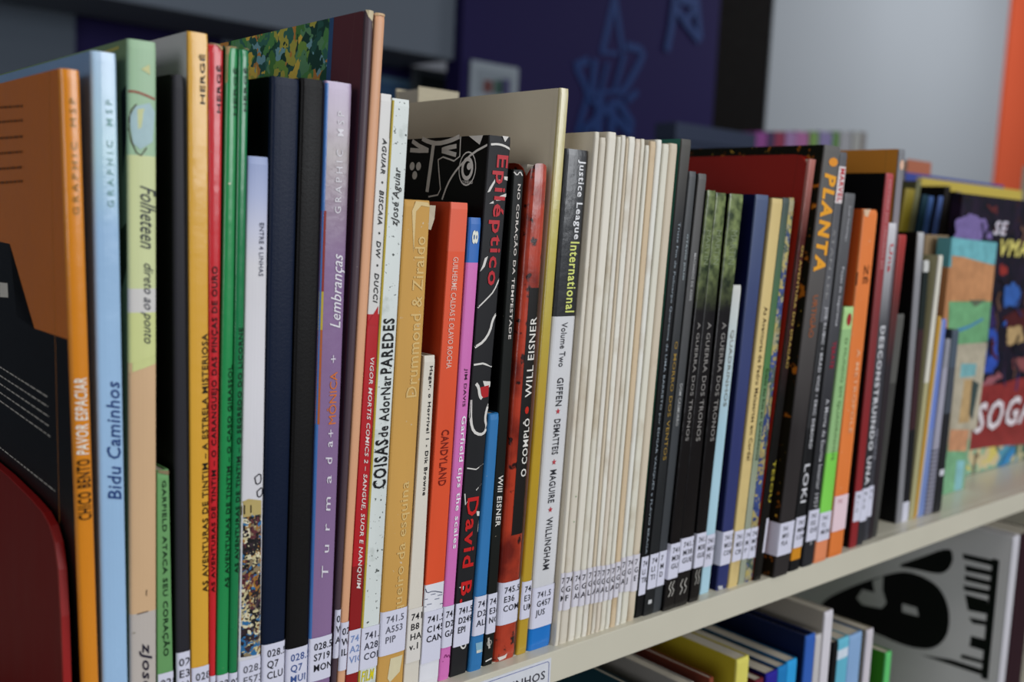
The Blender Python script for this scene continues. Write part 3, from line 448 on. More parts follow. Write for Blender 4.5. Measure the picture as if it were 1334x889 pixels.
 {'col': 'B03A22', 'cover': '8C2C14', 'roundspine': 0.006, 'roundtop': 1, 'hard': 0, 'rough': 0.22, 'rc': 0.45, 'bulge': 0.4, 'depth': 0.16, 'gloss': 1, 'mottled': '6A1A10', 'panel': (0.1899, 0.0653, '14110F'), 'text': [('O COMPLÔ', 0.1245, 0.0948, 0.5, 0.85, 'U', 'E4E0D8', 0.025, 0), ('•', 0.1307, 0.1268, 0.55, 0.75, 'U', 'C02818', 0.06, 0), ('WILL EISNER', 0.1755, 0.1353, 0.5, 0.85, 'U', 'E4E0D8', 0.015, 0)], 'lab': (0.0414, 0.0193, ['745.5', 'E36', 'COM'], '15151F'), 'k': 'complo', 'n': 'mottled red comic with rounded top and white title on a black panel', 'x': (0.3229, 0.3379, 0.3326, 0.3443), 'Y': 0.0, 'H': 0.2505, 'sp': [('p', [(0.131, 0.0025), (0.406, 0.0027), (0.541, 0.0034), (0.485, 0.0012), (0.212, 0.0006)], 'D8CFC8')]},
 {'col': 'C8A83A', 'cover': 'D2C8B0', 'soft': 1, 'hard': 1, 'rough': 0.24, 'rc': 0.3, 'depth': 0.23, 'gloss': 1, 'thinspine': 1, 'bands': [(1.0, 'C8BE96'), (0.719, 'BBAE52'), (0.409, 'B8962A')], 'lab': (0.039, 0.0191, ['74', 'E3', 'UM'], '15151F'), 'k': 'beige', 'n': 'large flat beige board album with a thin gold spine, tallest of the middle', 'x': (0.3384, 0.3451, 0.3495, 0.3553), 'Y': 0.0, 'H': 0.288, 'cv': [('s', [(0.0045, 0.2843), (0.0054, 0.0)], 0.25, 'C8C0A8')]},
 {'col': 'D0D0D2', 'cover': 'D0D0D2', 'hard': 0, 'rough': 0.3, 'rc': 0.25, 'bulge': 0.3, 'depth': 0.17, 'gloss': 1, 'bands': [(1.0, '17191D'), (0.673, 'D2D2D4'), (0.047, '1272C4')], 'text': [('Justice League', 0.2542, 0.2143, 0.5, 0.85, 'D', 'E4E4E6', 0.03, 0), ('International', 0.2131, 0.1772, 0.45, 0.85, 'D', 'D6DC78', 0.03, 0), ('Volume Two', 0.1721, 0.1493, 0.35, 0.6, 'D', '3A3A40', 0.01, 0), ('GIFFEN', 0.1437, 0.129, 0.35, 0.62, 'D', '2A2A30', 0.02, 0), ('DEMATTEIS', 0.1222, 0.1037, 0.35, 0.62, 'D', '2A2A30', 0.02, 0), ('MAGUIRE', 0.0957, 0.0782, 0.35, 0.62, 'D', '2A2A30', 0.02, 0), ('WILLINGHAM', 0.0705, 0.0427, 0.35, 0.62, 'D', '2A2A30', 0.02, 0)], 'stars': [0.1262, 0.0997, 0.0746], 'lab': (0.034, 0.0121, ['741.5', 'G457', 'JUS'], '303038'), 'k': 'justice', 'n': 'comic with black top, white lower spine and blue foot', 'x': (0.346, 0.3624, 0.3553, 0.3716), 'Y': 0.0, 'H': 0.2592},
 {'col': 'DAD3C4', 'cover': 'D2C8B4', 'hard': 0, 'rough': 0.6, 'rc': 0.35, 'bulge': 0.3, 'depth': 0.17, 'stain': 1, 'grp': 1, 'lab': (0.0397, 0.0194, ['747', 'G', 'M'], '15151F'), 'labcol': 'D6D3DC', 'k': 'cream0', 'n': 'blank cream-spined comic, first from the left in its run, just right of the black-topped comic', 'x': (0.3627, 0.3652, 0.3723, 0.3753), 'Y': -0.003, 'H': 0.2688},
 {'col': 'D2CABA', 'cover': 'D2C8B4', 'hard': 0, 'rough': 0.6, 'rc': 0.6, 'bulge': 0.3, 'depth': 0.17, 'stain': 1, 'grp': 1, 'lab': (0.0392, 0.0188, ['74', 'G', 'F'], '15151F'), 'labcol': 'D6D3DC', 'k': 'cream1', 'n': 'blank cream-spined comic, second from the left in its run, with a faint green spot', 'x': (0.3658, 0.372, 0.3763, 0.3807), 'Y': -0.003, 'H': 0.2664, 'sp': [('d', (0.51, 0.08), 0.8, '5A8A50'), ('d', (0.524, 0.0664), 0.7, '5A8A50')]},
 {'col': 'E0DACC', 'cover': 'D2C8B4', 'hard': 0, 'rough': 0.6, 'rc': 0.35, 'bulge': 0.3, 'depth': 0.17, 'stain': 1, 'grp': 1, 'lab': (0.0388, 0.0192, ['74', 'G', 'AS'], '15151F'), 'labcol': 'D6D3DC', 'k': 'cream2', 'n': 'blank cream-spined comic, third from the left in its run', 'x': (0.3727, 0.3773, 0.382, 0.388), 'Y': -0.003, 'H': 0.2697},
 {'col': 'D8D3C4', 'cover': 'D2C8B4', 'hard': 0, 'rough': 0.6, 'rc': 0.6, 'bulge': 0.3, 'depth': 0.17, 'stain': 1, 'grp': 1, 'lab': (0.0384, 0.0184, ['7', 'G', 'A'], '15151F'), 'labcol': 'D6D3DC', 'k': 'cream3', 'n': 'blank cream-spined comic, fourth from the left in its run', 'x': (0.3778, 0.3825, 0.3891, 0.3918), 'Y': -0.003, 'H': 0.2679},
 {'col': 'DDD8CC', 'cover': 'D2C8B4', 'hard': 0, 'rough': 0.6, 'rc': 0.35, 'bulge': 0.3, 'depth': 0.17, 'stain': 1, 'grp': 1, 'lab': (0.0386, 0.0183, ['74', 'G', 'L'], '15151F'), 'labcol': 'D6D3DC', 'k': 'cream4', 'n': 'blank cream-spined comic, fifth from the left in its run', 'x': (0.383, 0.3866, 0.3922, 0.3951), 'Y': -0.003, 'H': 0.2689},
 {'col': 'D2C4AC', 'cover': 'D2C8B4', 'hard': 0, 'rough': 0.6, 'rc': 0.6, 'bulge': 0.3, 'depth': 0.17, 'stain': 1, 'grp': 1, 'lab': (0.0385, 0.0179, ['7', 'G', 'A'], '15151F'), 'labcol': 'D6D3DC', 'k': 'cream5', 'n': 'blank cream-spined comic, sixth from the left in its run, very thin', 'x': (0.3872, 0.3896, 0.3958, 0.3973), 'Y': -0.003, 'H': 0.2676},
 {'col': 'E2DED2', 'cover': 'D2C8B4', 'hard': 0, 'rough': 0.6, 'rc': 0.35, 'bulge': 0.3, 'depth': 0.17, 'stain': 1, 'grp': 1, 'lab': (0.0383, 0.0177, ['74', 'G', 'A'], '15151F'), 'labcol': 'D6D3DC', 'k': 'cream6', 'n': 'blank cream-spined comic, seventh from the left in its run', 'x': (0.3902, 0.3929, 0.3979, 0.4025), 'Y': -0.003, 'H': 0.2687},
 {'col': 'D8CDBC', 'cover': 'D2C8B4', 'hard': 0, 'rough': 0.6, 'rc': 0.6, 'bulge': 0.3, 'depth': 0.17, 'stain': 1, 'grp': 1, 'lab': (0.0378, 0.0173, ['74', 'G', 'A'], '15151F'), 'labcol': 'D6D3DC', 'k': 'cream7', 'n': 'blank cream-spined comic, eighth from the left in its run', 'x': (0.3935, 0.3967, 0.4033, 0.4068), 'Y': -0.003, 'H': 0.268},
 {'col': 'DAD4C4', 'cover': 'D2C8B4', 'hard': 0, 'rough': 0.6, 'rc': 0.35, 'bulge': 0.3, 'depth': 0.17, 'stain': 1, 'grp': 1, 'lab': (0.0375, 0.0173, ['74', 'G', 'LI'], '15151F'), 'labcol': 'D6D3DC', 'k': 'cream8', 'n': 'blank cream-spined comic, ninth from the left in its run', 'x': (0.3972, 0.4008, 0.4073, 0.4099), 'Y': -0.003, 'H': 0.2683},
 {'col': 'DEDACC', 'cover': 'D2C8B4', 'hard': 0, 'rough': 0.6, 'rc': 0.6, 'bulge': 0.3, 'depth': 0.17, 'stain': 1, 'grp': 1, 'lab': (0.0374, 0.0169, ['7', 'G', 'A'], '15151F'), 'labcol': 'D6D3DC', 'k': 'cream9', 'n': 'blank cream-spined comic, tenth from the left in its run, shorter than its neighbours', 'x': (0.4014, 0.4048, 0.4111, 0.414), 'Y': -0.003, 'H': 0.2654},
 {'col': 'D0BA9A', 'cover': 'D2C8B4', 'hard': 0, 'rough': 0.6, 'rc': 0.35, 'bulge': 0.3, 'depth': 0.17, 'stain': 1, 'grp': 1, 'lab': (0.0376, 0.0173, ['74', 'G', 'D'], '15151F'), 'labcol': 'D6D3DC', 'k': 'cream10', 'n': 'blank cream-spined comic, eleventh from the left in its run, tanned brown', 'x': (0.4054, 0.4092, 0.4146, 0.4191), 'Y': -0.003, 'H': 0.2678},
 {'col': 'E2E0D6', 'cover': 'D2C8B4', 'hard': 0, 'rough': 0.6, 'rc': 0.6, 'bulge': 0.3, 'depth': 0.17, 'stain': 1, 'grp': 1, 'lab': (0.0392, 0.0194, ['7', 'G', 'A'], '15151F'), 'labcol': 'D6D3DC', 'k': 'cream11', 'n': 'blank cream-spined comic, twelfth from the left in its run, bright white edge', 'x': (0.4098, 0.4133, 0.4198, 0.4242), 'Y': -0.003, 'H': 0.2691},
 {'col': 'DAD6C6', 'cover': 'D2C8B4', 'hard': 0, 'rough': 0.6, 'rc': 0.35, 'bulge': 0.3, 'depth': 0.17, 'stain': 1, 'grp': 1, 'lab': (0.0392, 0.0188, ['74', 'G', 'J'], '15151F'), 'labcol': 'D6D3DC', 'k': 'cream12', 'n': 'blank cream-spined comic, thirteenth from the left in its run', 'x': (0.414, 0.4189, 0.4252, 0.4301), 'Y': -0.003, 'H': 0.2673},
 {'col': 'CFC2AC', 'cover': 'D2C8B4', 'hard': 0, 'rough': 0.6, 'rc': 0.6, 'bulge': 0.3, 'depth': 0.17, 'stain': 1, 'grp': 1, 'lab': (0.039, 0.0176, ['7', 'G', 'E'], '15151F'), 'labcol': 'D6D3DC', 'k': 'cream13', 'n': 'blank cream-spined comic, last from the left in its run, next to the dark green album', 'x': (0.4194, 0.4254, 0.4307, 0.4377), 'Y': -0.003, 'H': 0.2681},
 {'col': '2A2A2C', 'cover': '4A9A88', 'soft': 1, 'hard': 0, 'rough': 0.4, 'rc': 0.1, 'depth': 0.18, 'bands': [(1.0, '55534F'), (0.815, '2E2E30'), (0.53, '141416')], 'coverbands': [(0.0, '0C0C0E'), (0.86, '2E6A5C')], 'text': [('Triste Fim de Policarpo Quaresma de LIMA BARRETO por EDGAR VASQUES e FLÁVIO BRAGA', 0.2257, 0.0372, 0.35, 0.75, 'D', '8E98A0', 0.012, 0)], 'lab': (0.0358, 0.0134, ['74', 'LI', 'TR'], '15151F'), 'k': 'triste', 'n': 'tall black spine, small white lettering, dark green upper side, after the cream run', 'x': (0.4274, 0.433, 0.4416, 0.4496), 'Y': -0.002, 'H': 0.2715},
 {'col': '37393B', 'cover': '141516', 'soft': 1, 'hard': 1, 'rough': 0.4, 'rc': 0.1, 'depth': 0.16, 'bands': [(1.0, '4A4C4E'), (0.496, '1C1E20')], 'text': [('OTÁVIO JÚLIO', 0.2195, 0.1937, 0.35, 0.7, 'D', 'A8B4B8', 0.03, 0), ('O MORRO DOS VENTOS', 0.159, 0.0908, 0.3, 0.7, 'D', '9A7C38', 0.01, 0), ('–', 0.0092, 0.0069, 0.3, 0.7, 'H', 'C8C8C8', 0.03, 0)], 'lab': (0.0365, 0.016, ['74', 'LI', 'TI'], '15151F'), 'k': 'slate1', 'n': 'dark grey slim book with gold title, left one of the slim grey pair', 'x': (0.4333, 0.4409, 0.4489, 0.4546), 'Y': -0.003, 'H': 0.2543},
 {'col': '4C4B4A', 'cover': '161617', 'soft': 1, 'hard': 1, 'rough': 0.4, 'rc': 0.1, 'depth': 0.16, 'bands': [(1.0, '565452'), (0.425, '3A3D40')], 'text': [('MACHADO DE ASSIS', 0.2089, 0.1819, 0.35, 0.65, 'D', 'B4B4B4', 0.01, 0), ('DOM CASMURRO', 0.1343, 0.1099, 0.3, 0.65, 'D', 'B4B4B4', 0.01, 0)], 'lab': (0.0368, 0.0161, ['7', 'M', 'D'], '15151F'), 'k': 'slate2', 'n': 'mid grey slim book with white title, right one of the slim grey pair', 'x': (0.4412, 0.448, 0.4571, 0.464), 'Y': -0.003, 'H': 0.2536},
 {'col': '161313', 'cover': '0A0909', 'hard': 0, 'rough': 0.25, 'rc': 0.08, 'depth': 0.16, 'gloss': 1, 'art': 'moss', 'grp': 2, 'text': [('MARTIN', 0.2222, 0.2026, 0.3, 0.8, 'D', '7E8A6A', 0.0, 0), ('A GUERRA DOS TRONOS', 0.1696, 0.1006, 0.35, 0.7, 'D', '8A8682', 0.012, 0)], 'mark': 0.0129, 'lab': (0.0404, 0.0193, ['741.5', 'M381', 'GUE'], '303038'), 'labw': 1, 'k': 'tronos0', 'n': 'black comic with mossy green top, first of the three alike', 'x': (0.4483, 0.4574, 0.4637, 0.4708), 'Y': -0.005, 'H': 0.2447},
 {'col': '161313', 'cover': '0A0909', 'hard': 0, 'rough': 0.25, 'rc': 0.08, 'depth': 0.16, 'gloss': 1, 'art': 'moss', 'grp': 2, 'text': [('MARTIN', 0.2225, 0.2026, 0.3, 0.8, 'D', '7E8A6A', 0.0, 0), ('A GUERRA DOS TRONOS', 0.1693, 0.0994, 0.35, 0.7, 'D', '8A8682', 0.012, 0)], 'mark': 0.0123, 'lab': (0.042, 0.0216, ['741.5', 'M381', 'GUE'], '303038'), 'labw': 1, 'k': 'tronos1', 'n': 'black comic with mossy green top, middle of the three alike', 'x': (0.4577, 0.4702, 0.4716, 0.4806), 'Y': -0.005, 'H': 0.2438},
 {'col': '161313', 'cover': '0A0909', 'hard': 0, 'rough': 0.25, 'rc': 0.08, 'depth': 0.16, 'gloss': 1, 'art': 'moss', 'grp': 2, 'text': [('MARTIN', 0.2229, 0.2028, 0.3, 0.8, 'D', '7E8A6A', 0.0, 0), ('A GUERRA DOS TRONOS', 0.1689, 0.0979, 0.35, 0.7, 'D', '8A8682', 0.012, 0)], 'mark': 0.0153, 'lab': (0.0425, 0.0214, ['741.5', 'M381', 'GUE'], '303038'), 'labw': 1, 'k': 'tronos2', 'n': 'black comic with mossy green top, third of the three alike', 'x': (0.4725, 0.4809, 0.4846, 0.4972), 'Y': -0.005, 'H': 0.2439},
 {'col': 'C6C6C0', 'cover': '9AA0A0', 'soft': 1, 'hard': 0, 'rough': 0.5, 'depth': 0.12, 'bands': [(1.0, 'CACAC4'), (0.537, 'A8CCDA')], 'text': [('QUADRINHOS', 0.1632, 0.1164, 0.3, 0.7, 'D', '7A7A70', 0, 0)], 'lab': (0.0375, 0.0173, ['741', 'M51', 'PE'], '303038'), 'k': 'thin_white', 'n': 'short thin white and pale blue booklet before the navy book', 'x': (0.4885, 0.4973, 0.4989, 0.5084), 'Y': 0.0, 'H': 0.1903},
 {'col': '303C70', 'cover': '0F1338', 'soft': 1, 'hard': 1, 'rough': 0.4, 'rc': 0.1, 'depth': 0.17, 'bands': [(1.0, '4A5878'), (0.761, '37446E'), (0.413, '2C3468')], 'lab': (0.0375, 0.0162, ['741.5', 'M531', 'CORA'], '303038'), 'labw': 1, 'k': 'navy2', 'n': 'plain navy blue spine with darker side, right of the mossy-topped comics', 'x': (0.5027, 0.5129, 0.5143, 0.527), 'Y': -0.002, 'H': 0.245, 'sp': [('p', [(0.039, 0.0032), (0.504, 0.0027), (0.545, 0.0002), (0.157, 0.0005)], 'B8B8BC')]},
 {'col': 'D2BA7C', 'cover': 'A08A5C', 'hard': 0, 'rough': 0.5, 'depth': 0.17, 'stain': 1, 'text': [('As Aventuras de Pedro Malasartes em Cordel', 0.1769, 0.0808, 0.35, 0.7, 'D', '4A3A20', 0.01, 0)], 'lab': (0.0364, 0.0168, ['741', 'M51', 'CIR'], '303038'), 'k': 'yellowish', 'n': 'cream yellow slim comic with dark lettering, right of the plain navy one', 'x': (0.5132, 0.5227, 0.5297, 0.5407), 'Y': -0.003, 'H': 0.2436},
 {'col': '3A4642', 'cover': '222A28', 'soft': 1, 'hard': 0, 'rough': 0.4, 'depth': 0.17, 'bands': [(1.0, '3F4A48'), (0.565, '4A7A44'), (0.246, '9AA08C')], 'text': [('Cidade dos Rios em QUADRINHOS', 0.1381, 0.0797, 0.25, 0.75, 'D', '1E3A1C', 0.03, 0)], 'lab': (0.0359, 0.0165, ['741', 'M', 'P'], '303038'), 'k': 'darkgreen_thin', 'n': 'thin dark green comic with bright green lettering low on the spine', 'x': (0.5237, 0.5298, 0.5411, 0.5477), 'Y': -0.003, 'H': 0.2443},
 {'col': 'A8946A', 'cover': '7A6A4A', 'hard': 0, 'rough': 0.4, 'depth': 0.17, 'bluepat': 1, 'lab': (0.0357, 0.0157, ['741', 'M7', 'RT'], '303038'), 'k': 'tan_thin', 'n': 'thin tan comic with blue patterned spine beside the dark green one', 'x': (0.5302, 0.5378, 0.548, 0.5531), 'Y': -0.003, 'H': 0.2448},
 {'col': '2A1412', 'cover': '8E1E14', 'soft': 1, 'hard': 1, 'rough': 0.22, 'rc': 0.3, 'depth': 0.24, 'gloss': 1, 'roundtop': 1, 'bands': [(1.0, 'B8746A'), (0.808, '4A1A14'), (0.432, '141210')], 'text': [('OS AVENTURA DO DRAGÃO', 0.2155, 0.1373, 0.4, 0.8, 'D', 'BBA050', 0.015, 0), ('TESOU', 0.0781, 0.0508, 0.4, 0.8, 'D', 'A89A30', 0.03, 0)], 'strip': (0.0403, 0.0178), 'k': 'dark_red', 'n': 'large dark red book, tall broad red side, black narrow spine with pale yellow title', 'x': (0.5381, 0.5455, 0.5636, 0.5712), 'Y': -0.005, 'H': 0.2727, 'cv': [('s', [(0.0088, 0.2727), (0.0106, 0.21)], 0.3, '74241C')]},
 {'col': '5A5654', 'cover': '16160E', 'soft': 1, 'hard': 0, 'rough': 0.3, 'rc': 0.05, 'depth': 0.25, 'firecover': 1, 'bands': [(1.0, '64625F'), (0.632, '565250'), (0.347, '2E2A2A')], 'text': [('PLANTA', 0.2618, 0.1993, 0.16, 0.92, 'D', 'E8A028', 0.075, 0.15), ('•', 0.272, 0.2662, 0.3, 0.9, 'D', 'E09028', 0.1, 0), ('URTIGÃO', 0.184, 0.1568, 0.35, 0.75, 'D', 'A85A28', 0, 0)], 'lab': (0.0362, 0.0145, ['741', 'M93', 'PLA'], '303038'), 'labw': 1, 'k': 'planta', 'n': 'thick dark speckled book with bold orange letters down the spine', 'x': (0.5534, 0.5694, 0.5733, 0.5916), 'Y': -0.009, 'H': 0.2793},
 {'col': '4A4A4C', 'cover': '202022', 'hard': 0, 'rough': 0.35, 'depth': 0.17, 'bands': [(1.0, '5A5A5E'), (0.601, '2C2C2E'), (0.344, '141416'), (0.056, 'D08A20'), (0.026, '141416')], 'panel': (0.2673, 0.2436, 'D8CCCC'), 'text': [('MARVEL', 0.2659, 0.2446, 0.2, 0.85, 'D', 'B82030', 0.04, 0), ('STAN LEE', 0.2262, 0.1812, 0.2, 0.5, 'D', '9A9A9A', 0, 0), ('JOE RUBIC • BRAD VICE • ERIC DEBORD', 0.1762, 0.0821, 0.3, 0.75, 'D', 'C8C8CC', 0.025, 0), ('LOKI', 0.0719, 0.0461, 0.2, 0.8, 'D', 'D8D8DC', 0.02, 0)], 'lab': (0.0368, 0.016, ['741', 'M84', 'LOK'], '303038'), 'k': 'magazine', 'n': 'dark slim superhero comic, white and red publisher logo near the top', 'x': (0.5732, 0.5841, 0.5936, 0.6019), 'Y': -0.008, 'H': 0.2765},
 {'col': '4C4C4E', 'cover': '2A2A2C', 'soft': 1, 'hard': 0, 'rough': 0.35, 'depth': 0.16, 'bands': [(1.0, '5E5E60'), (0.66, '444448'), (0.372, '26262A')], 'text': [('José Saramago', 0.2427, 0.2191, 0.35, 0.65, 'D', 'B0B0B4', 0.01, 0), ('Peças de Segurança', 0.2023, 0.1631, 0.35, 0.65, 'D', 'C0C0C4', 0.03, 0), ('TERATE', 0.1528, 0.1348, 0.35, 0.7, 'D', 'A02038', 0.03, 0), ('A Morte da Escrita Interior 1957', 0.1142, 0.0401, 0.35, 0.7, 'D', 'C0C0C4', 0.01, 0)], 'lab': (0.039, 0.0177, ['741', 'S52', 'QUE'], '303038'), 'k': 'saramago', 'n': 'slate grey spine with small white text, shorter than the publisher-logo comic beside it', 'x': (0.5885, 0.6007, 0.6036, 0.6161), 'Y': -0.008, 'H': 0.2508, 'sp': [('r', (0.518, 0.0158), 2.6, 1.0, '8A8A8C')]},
 {'col': '9CC47A', 'cover': '7A9A60', 'hard': 0, 'rough': 0.45, 'depth': 0.13, 'bands': [(1.0, 'A8D088'), (0.911, '90B87C'), (0.433, '7ED050'), (0.197, 'D8D8E4'), (0.087, 'E0885C')], 'text': [('O MUNDO EM QUADRINHOS', 0.1548, 0.0707, 0.35, 0.65, 'D', '5A7A4A', 0, 0), ('•', 0.1714, 0.1626, 0.3, 0.8, 'H', 'A02828', 0.1, 0)], 'lab': (0.0351, 0.0152, ['741', 'T2', 'MUN'], '303038'), 'k': 'lime', 'n': 'low thin lime green booklet with salmon foot before the orange comic', 'x': (0.6023, 0.6174, 0.6144, 0.6263), 'Y': -0.008, 'H': 0.1756},
 {'col': 'E07A36', 'cover': 'C85420', 'hard': 0, 'rough': 0.45, 'rc': 0.1, 'depth': 0.16, 'worn': 2, 'text': [('A METRÓPOLE', 0.146, 0.0871, 0.5, 0.8, 'D', 'E8B088', 0.02, 0), ('ZÉ', 0.204, 0.1909, 0.4, 0.8, 'D', '4A2008', 0, 0)], 'lab': (0.0437, 0.0185, ['741', ' '], 'C08890'), 'labcol': 'E6CBD2', 'k': 'orange2', 'n': 'orange comic with worn peeling top and darker orange side', 'x': (0.6223, 0.6397, 0.63, 0.6484), 'Y': -0.007, 'H': 0.2415, 'sp': [('p', [(0.005, 0.241), (0.43, 0.2417), (0.281, 0.2362), (0.054, 0.2371)], 'D8B898'), ('s', [(0.005, 0.1988), (0.005, 0.19)], 0.8, '4A2008')]},
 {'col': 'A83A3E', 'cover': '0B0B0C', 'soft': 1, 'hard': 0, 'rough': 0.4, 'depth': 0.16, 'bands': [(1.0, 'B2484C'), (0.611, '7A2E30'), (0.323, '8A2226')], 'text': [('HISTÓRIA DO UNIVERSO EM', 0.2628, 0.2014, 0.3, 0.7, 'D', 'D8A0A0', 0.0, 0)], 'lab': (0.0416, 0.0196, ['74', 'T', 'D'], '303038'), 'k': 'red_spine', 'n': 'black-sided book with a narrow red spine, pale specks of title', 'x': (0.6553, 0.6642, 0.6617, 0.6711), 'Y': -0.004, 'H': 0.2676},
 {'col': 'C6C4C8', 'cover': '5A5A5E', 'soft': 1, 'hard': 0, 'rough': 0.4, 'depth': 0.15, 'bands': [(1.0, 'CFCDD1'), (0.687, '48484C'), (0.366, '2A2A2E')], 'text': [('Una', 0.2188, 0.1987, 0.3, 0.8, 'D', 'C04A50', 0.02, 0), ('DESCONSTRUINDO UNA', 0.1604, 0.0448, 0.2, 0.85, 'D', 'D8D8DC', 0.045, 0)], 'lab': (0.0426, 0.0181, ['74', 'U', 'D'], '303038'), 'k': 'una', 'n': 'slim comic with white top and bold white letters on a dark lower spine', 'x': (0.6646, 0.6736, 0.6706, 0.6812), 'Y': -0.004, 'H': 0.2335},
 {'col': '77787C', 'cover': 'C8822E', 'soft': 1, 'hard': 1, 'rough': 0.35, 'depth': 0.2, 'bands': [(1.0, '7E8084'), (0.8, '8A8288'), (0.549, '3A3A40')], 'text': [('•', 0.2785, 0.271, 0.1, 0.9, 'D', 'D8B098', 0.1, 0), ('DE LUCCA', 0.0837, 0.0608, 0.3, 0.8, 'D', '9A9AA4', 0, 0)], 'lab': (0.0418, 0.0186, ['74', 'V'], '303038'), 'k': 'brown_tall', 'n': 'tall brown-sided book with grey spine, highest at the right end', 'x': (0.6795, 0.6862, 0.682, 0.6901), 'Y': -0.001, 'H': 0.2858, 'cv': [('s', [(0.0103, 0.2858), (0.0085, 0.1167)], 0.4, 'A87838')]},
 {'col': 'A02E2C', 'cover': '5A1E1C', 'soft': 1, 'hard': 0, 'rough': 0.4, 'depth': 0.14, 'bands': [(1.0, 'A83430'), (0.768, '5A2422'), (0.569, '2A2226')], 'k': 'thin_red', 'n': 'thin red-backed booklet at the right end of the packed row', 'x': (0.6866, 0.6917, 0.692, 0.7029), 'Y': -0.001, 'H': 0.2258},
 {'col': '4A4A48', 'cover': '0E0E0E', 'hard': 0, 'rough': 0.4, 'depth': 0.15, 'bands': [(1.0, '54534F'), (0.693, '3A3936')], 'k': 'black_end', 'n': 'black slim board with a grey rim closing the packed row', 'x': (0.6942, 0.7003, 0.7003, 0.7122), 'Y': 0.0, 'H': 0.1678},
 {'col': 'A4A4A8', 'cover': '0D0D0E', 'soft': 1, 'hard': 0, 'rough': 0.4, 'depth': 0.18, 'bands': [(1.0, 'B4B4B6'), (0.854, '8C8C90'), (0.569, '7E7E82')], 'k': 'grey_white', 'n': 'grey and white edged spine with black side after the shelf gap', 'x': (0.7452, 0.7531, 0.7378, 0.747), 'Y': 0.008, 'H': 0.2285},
 {'col': '2A1C20', 'cover': '1A1416', 'hard': 0, 'rough': 0.4, 'depth': 0.035, 'bands': [(1.0, 'C8C8C4'), (0.956, '1C2422'), (0.741, '3A2428'), (0.359, '1C1C20'), (0.075, 'C8C8D4')], 'k': 'maroon_dark', 'n': 'thin dark booklet with a white tag at top and foot in the right group', 'x': (0.7534, 0.7635, 0.7513, 0.7591), 'Y': 0.008, 'H': 0.2073},
 {'col': 'C8C4B4', 'cover': 'A8A27C', 'hard': 0, 'rough': 0.5, 'depth': 0.037, 'bands': [(1.0, 'D0CCBE'), (0.52, 'A8A278')], 'k': 'cream_right', 'n': 'cream-sided book with narrow white spine in the right group', 'x': (0.7648, 0.7722, 0.7744, 0.781), 'Y': 0.008, 'H': 0.2116},
 {'col': 'B58A30', 'cover': '7A6230', 'hard': 0, 'rough': 0.5, 'depth': 0.035, 'k': 'ochre_thin', 'n': 'thin ochre booklet between cream and white blue ones at right', 'x': (0.7727, 0.7775, 0.7822, 0.7882), 'Y': 0.008, 'H': 0.1632},
 {'col': 'B8BCD4', 'cover': '8C94B8', 'hard': 0, 'rough': 0.45, 'depth': 0.035, 'edge': 'C8C6C8', 'bands': [(1.0, '6A80C4'), (0.444, '7084B8')], 'k': 'whiteblue', 'n': 'thin white and blue booklet in the right group', 'x': (0.7779, 0.7896, 0.7889, 0.7973), 'Y': 0.008, 'H': 0.1608},
 {'col': 'A09EAA', 'cover': '7C7A88', 'hard': 0, 'rough': 0.45, 'depth': 0.035, 'bars': 1, 'bands': [(1.0, '8C8C94'), (0.835, '9A98A6')], 'k': 'grey_lab', 'n': 'low lilac grey booklet with barcode-like foot in the right group', 'x': (0.7899, 0.8021, 0.7981, 0.8058), 'Y': 0.007, 'H': 0.1446},
 {'col': '3A424C', 'cover': '2A3038', 'hard': 0, 'rough': 0.45, 'depth': 0.035, 'bands': [(1.0, '465260'), (0.793, '3E444E'), (0.543, '15151A')], 'text': [('–', 0.0362, 0.0311, 0.2, 0.8, 'H', 'D0D0D8', 0.04, 0)], 'k': 'slate_end', 'n': 'dark slate booklet, last upright one before the face-out comics', 'x': (0.8024, 0.8153, 0.8063, 0.8171), 'Y': 0.006, 'H': 0.1518},
]
BACK = [
 {'col': '8A7A20', 'cover': '5A4E18', 'n': 'olive yellow book in the blurred back row, leftmost of it', 'x': (0.8484, 0.8658, 0.8889, 0.9063), 'Y': 0.1, 'H': 0.2697},
 {'col': '6A6A48', 'cover': '4A4A30', 'n': 'grey olive spine in the back row with a yellow cover above it', 'x': (0.8668, 0.875, 0.9084, 0.9167), 'Y': 0.1, 'H': 0.2776},
 {'col': '1C3A48', 'cover': '101E28', 'n': 'dark teal spine in the back row', 'x': (0.882, 0.8926, 0.9219, 0.9325), 'Y': 0.1, 'H': 0.2656},
 {'col': '3A5C94', 'cover': '1A2A50', 'n': 'blue spine in the back row beside the dark teal one', 'x': (0.8951, 0.9037, 0.9348, 0.9434), 'Y': 0.1, 'H': 0.2648},
 {'col': '46609A', 'cover': '14141A', 'n': 'slate blue spine in the back row, second blue one', 'x': (0.9141, 0.9221, 0.9539, 0.962), 'Y': 0.1, 'H': 0.2658},
 {'col': '1A1512', 'cover': '0C0A08', 'n': 'black spine in the back row before the leaning grey one', 'x': (0.9246, 0.9345, 0.966, 0.9759), 'Y': 0.1, 'H': 0.2761},
 {'col': '5A504C', 'cover': '16120F', 'n': 'leaning grey-brown board in the back row touching the dark comic', 'x': (0.9503, 0.9587, 0.9911, 0.9996), 'Y': 0.1, 'H': 0.2723},
]
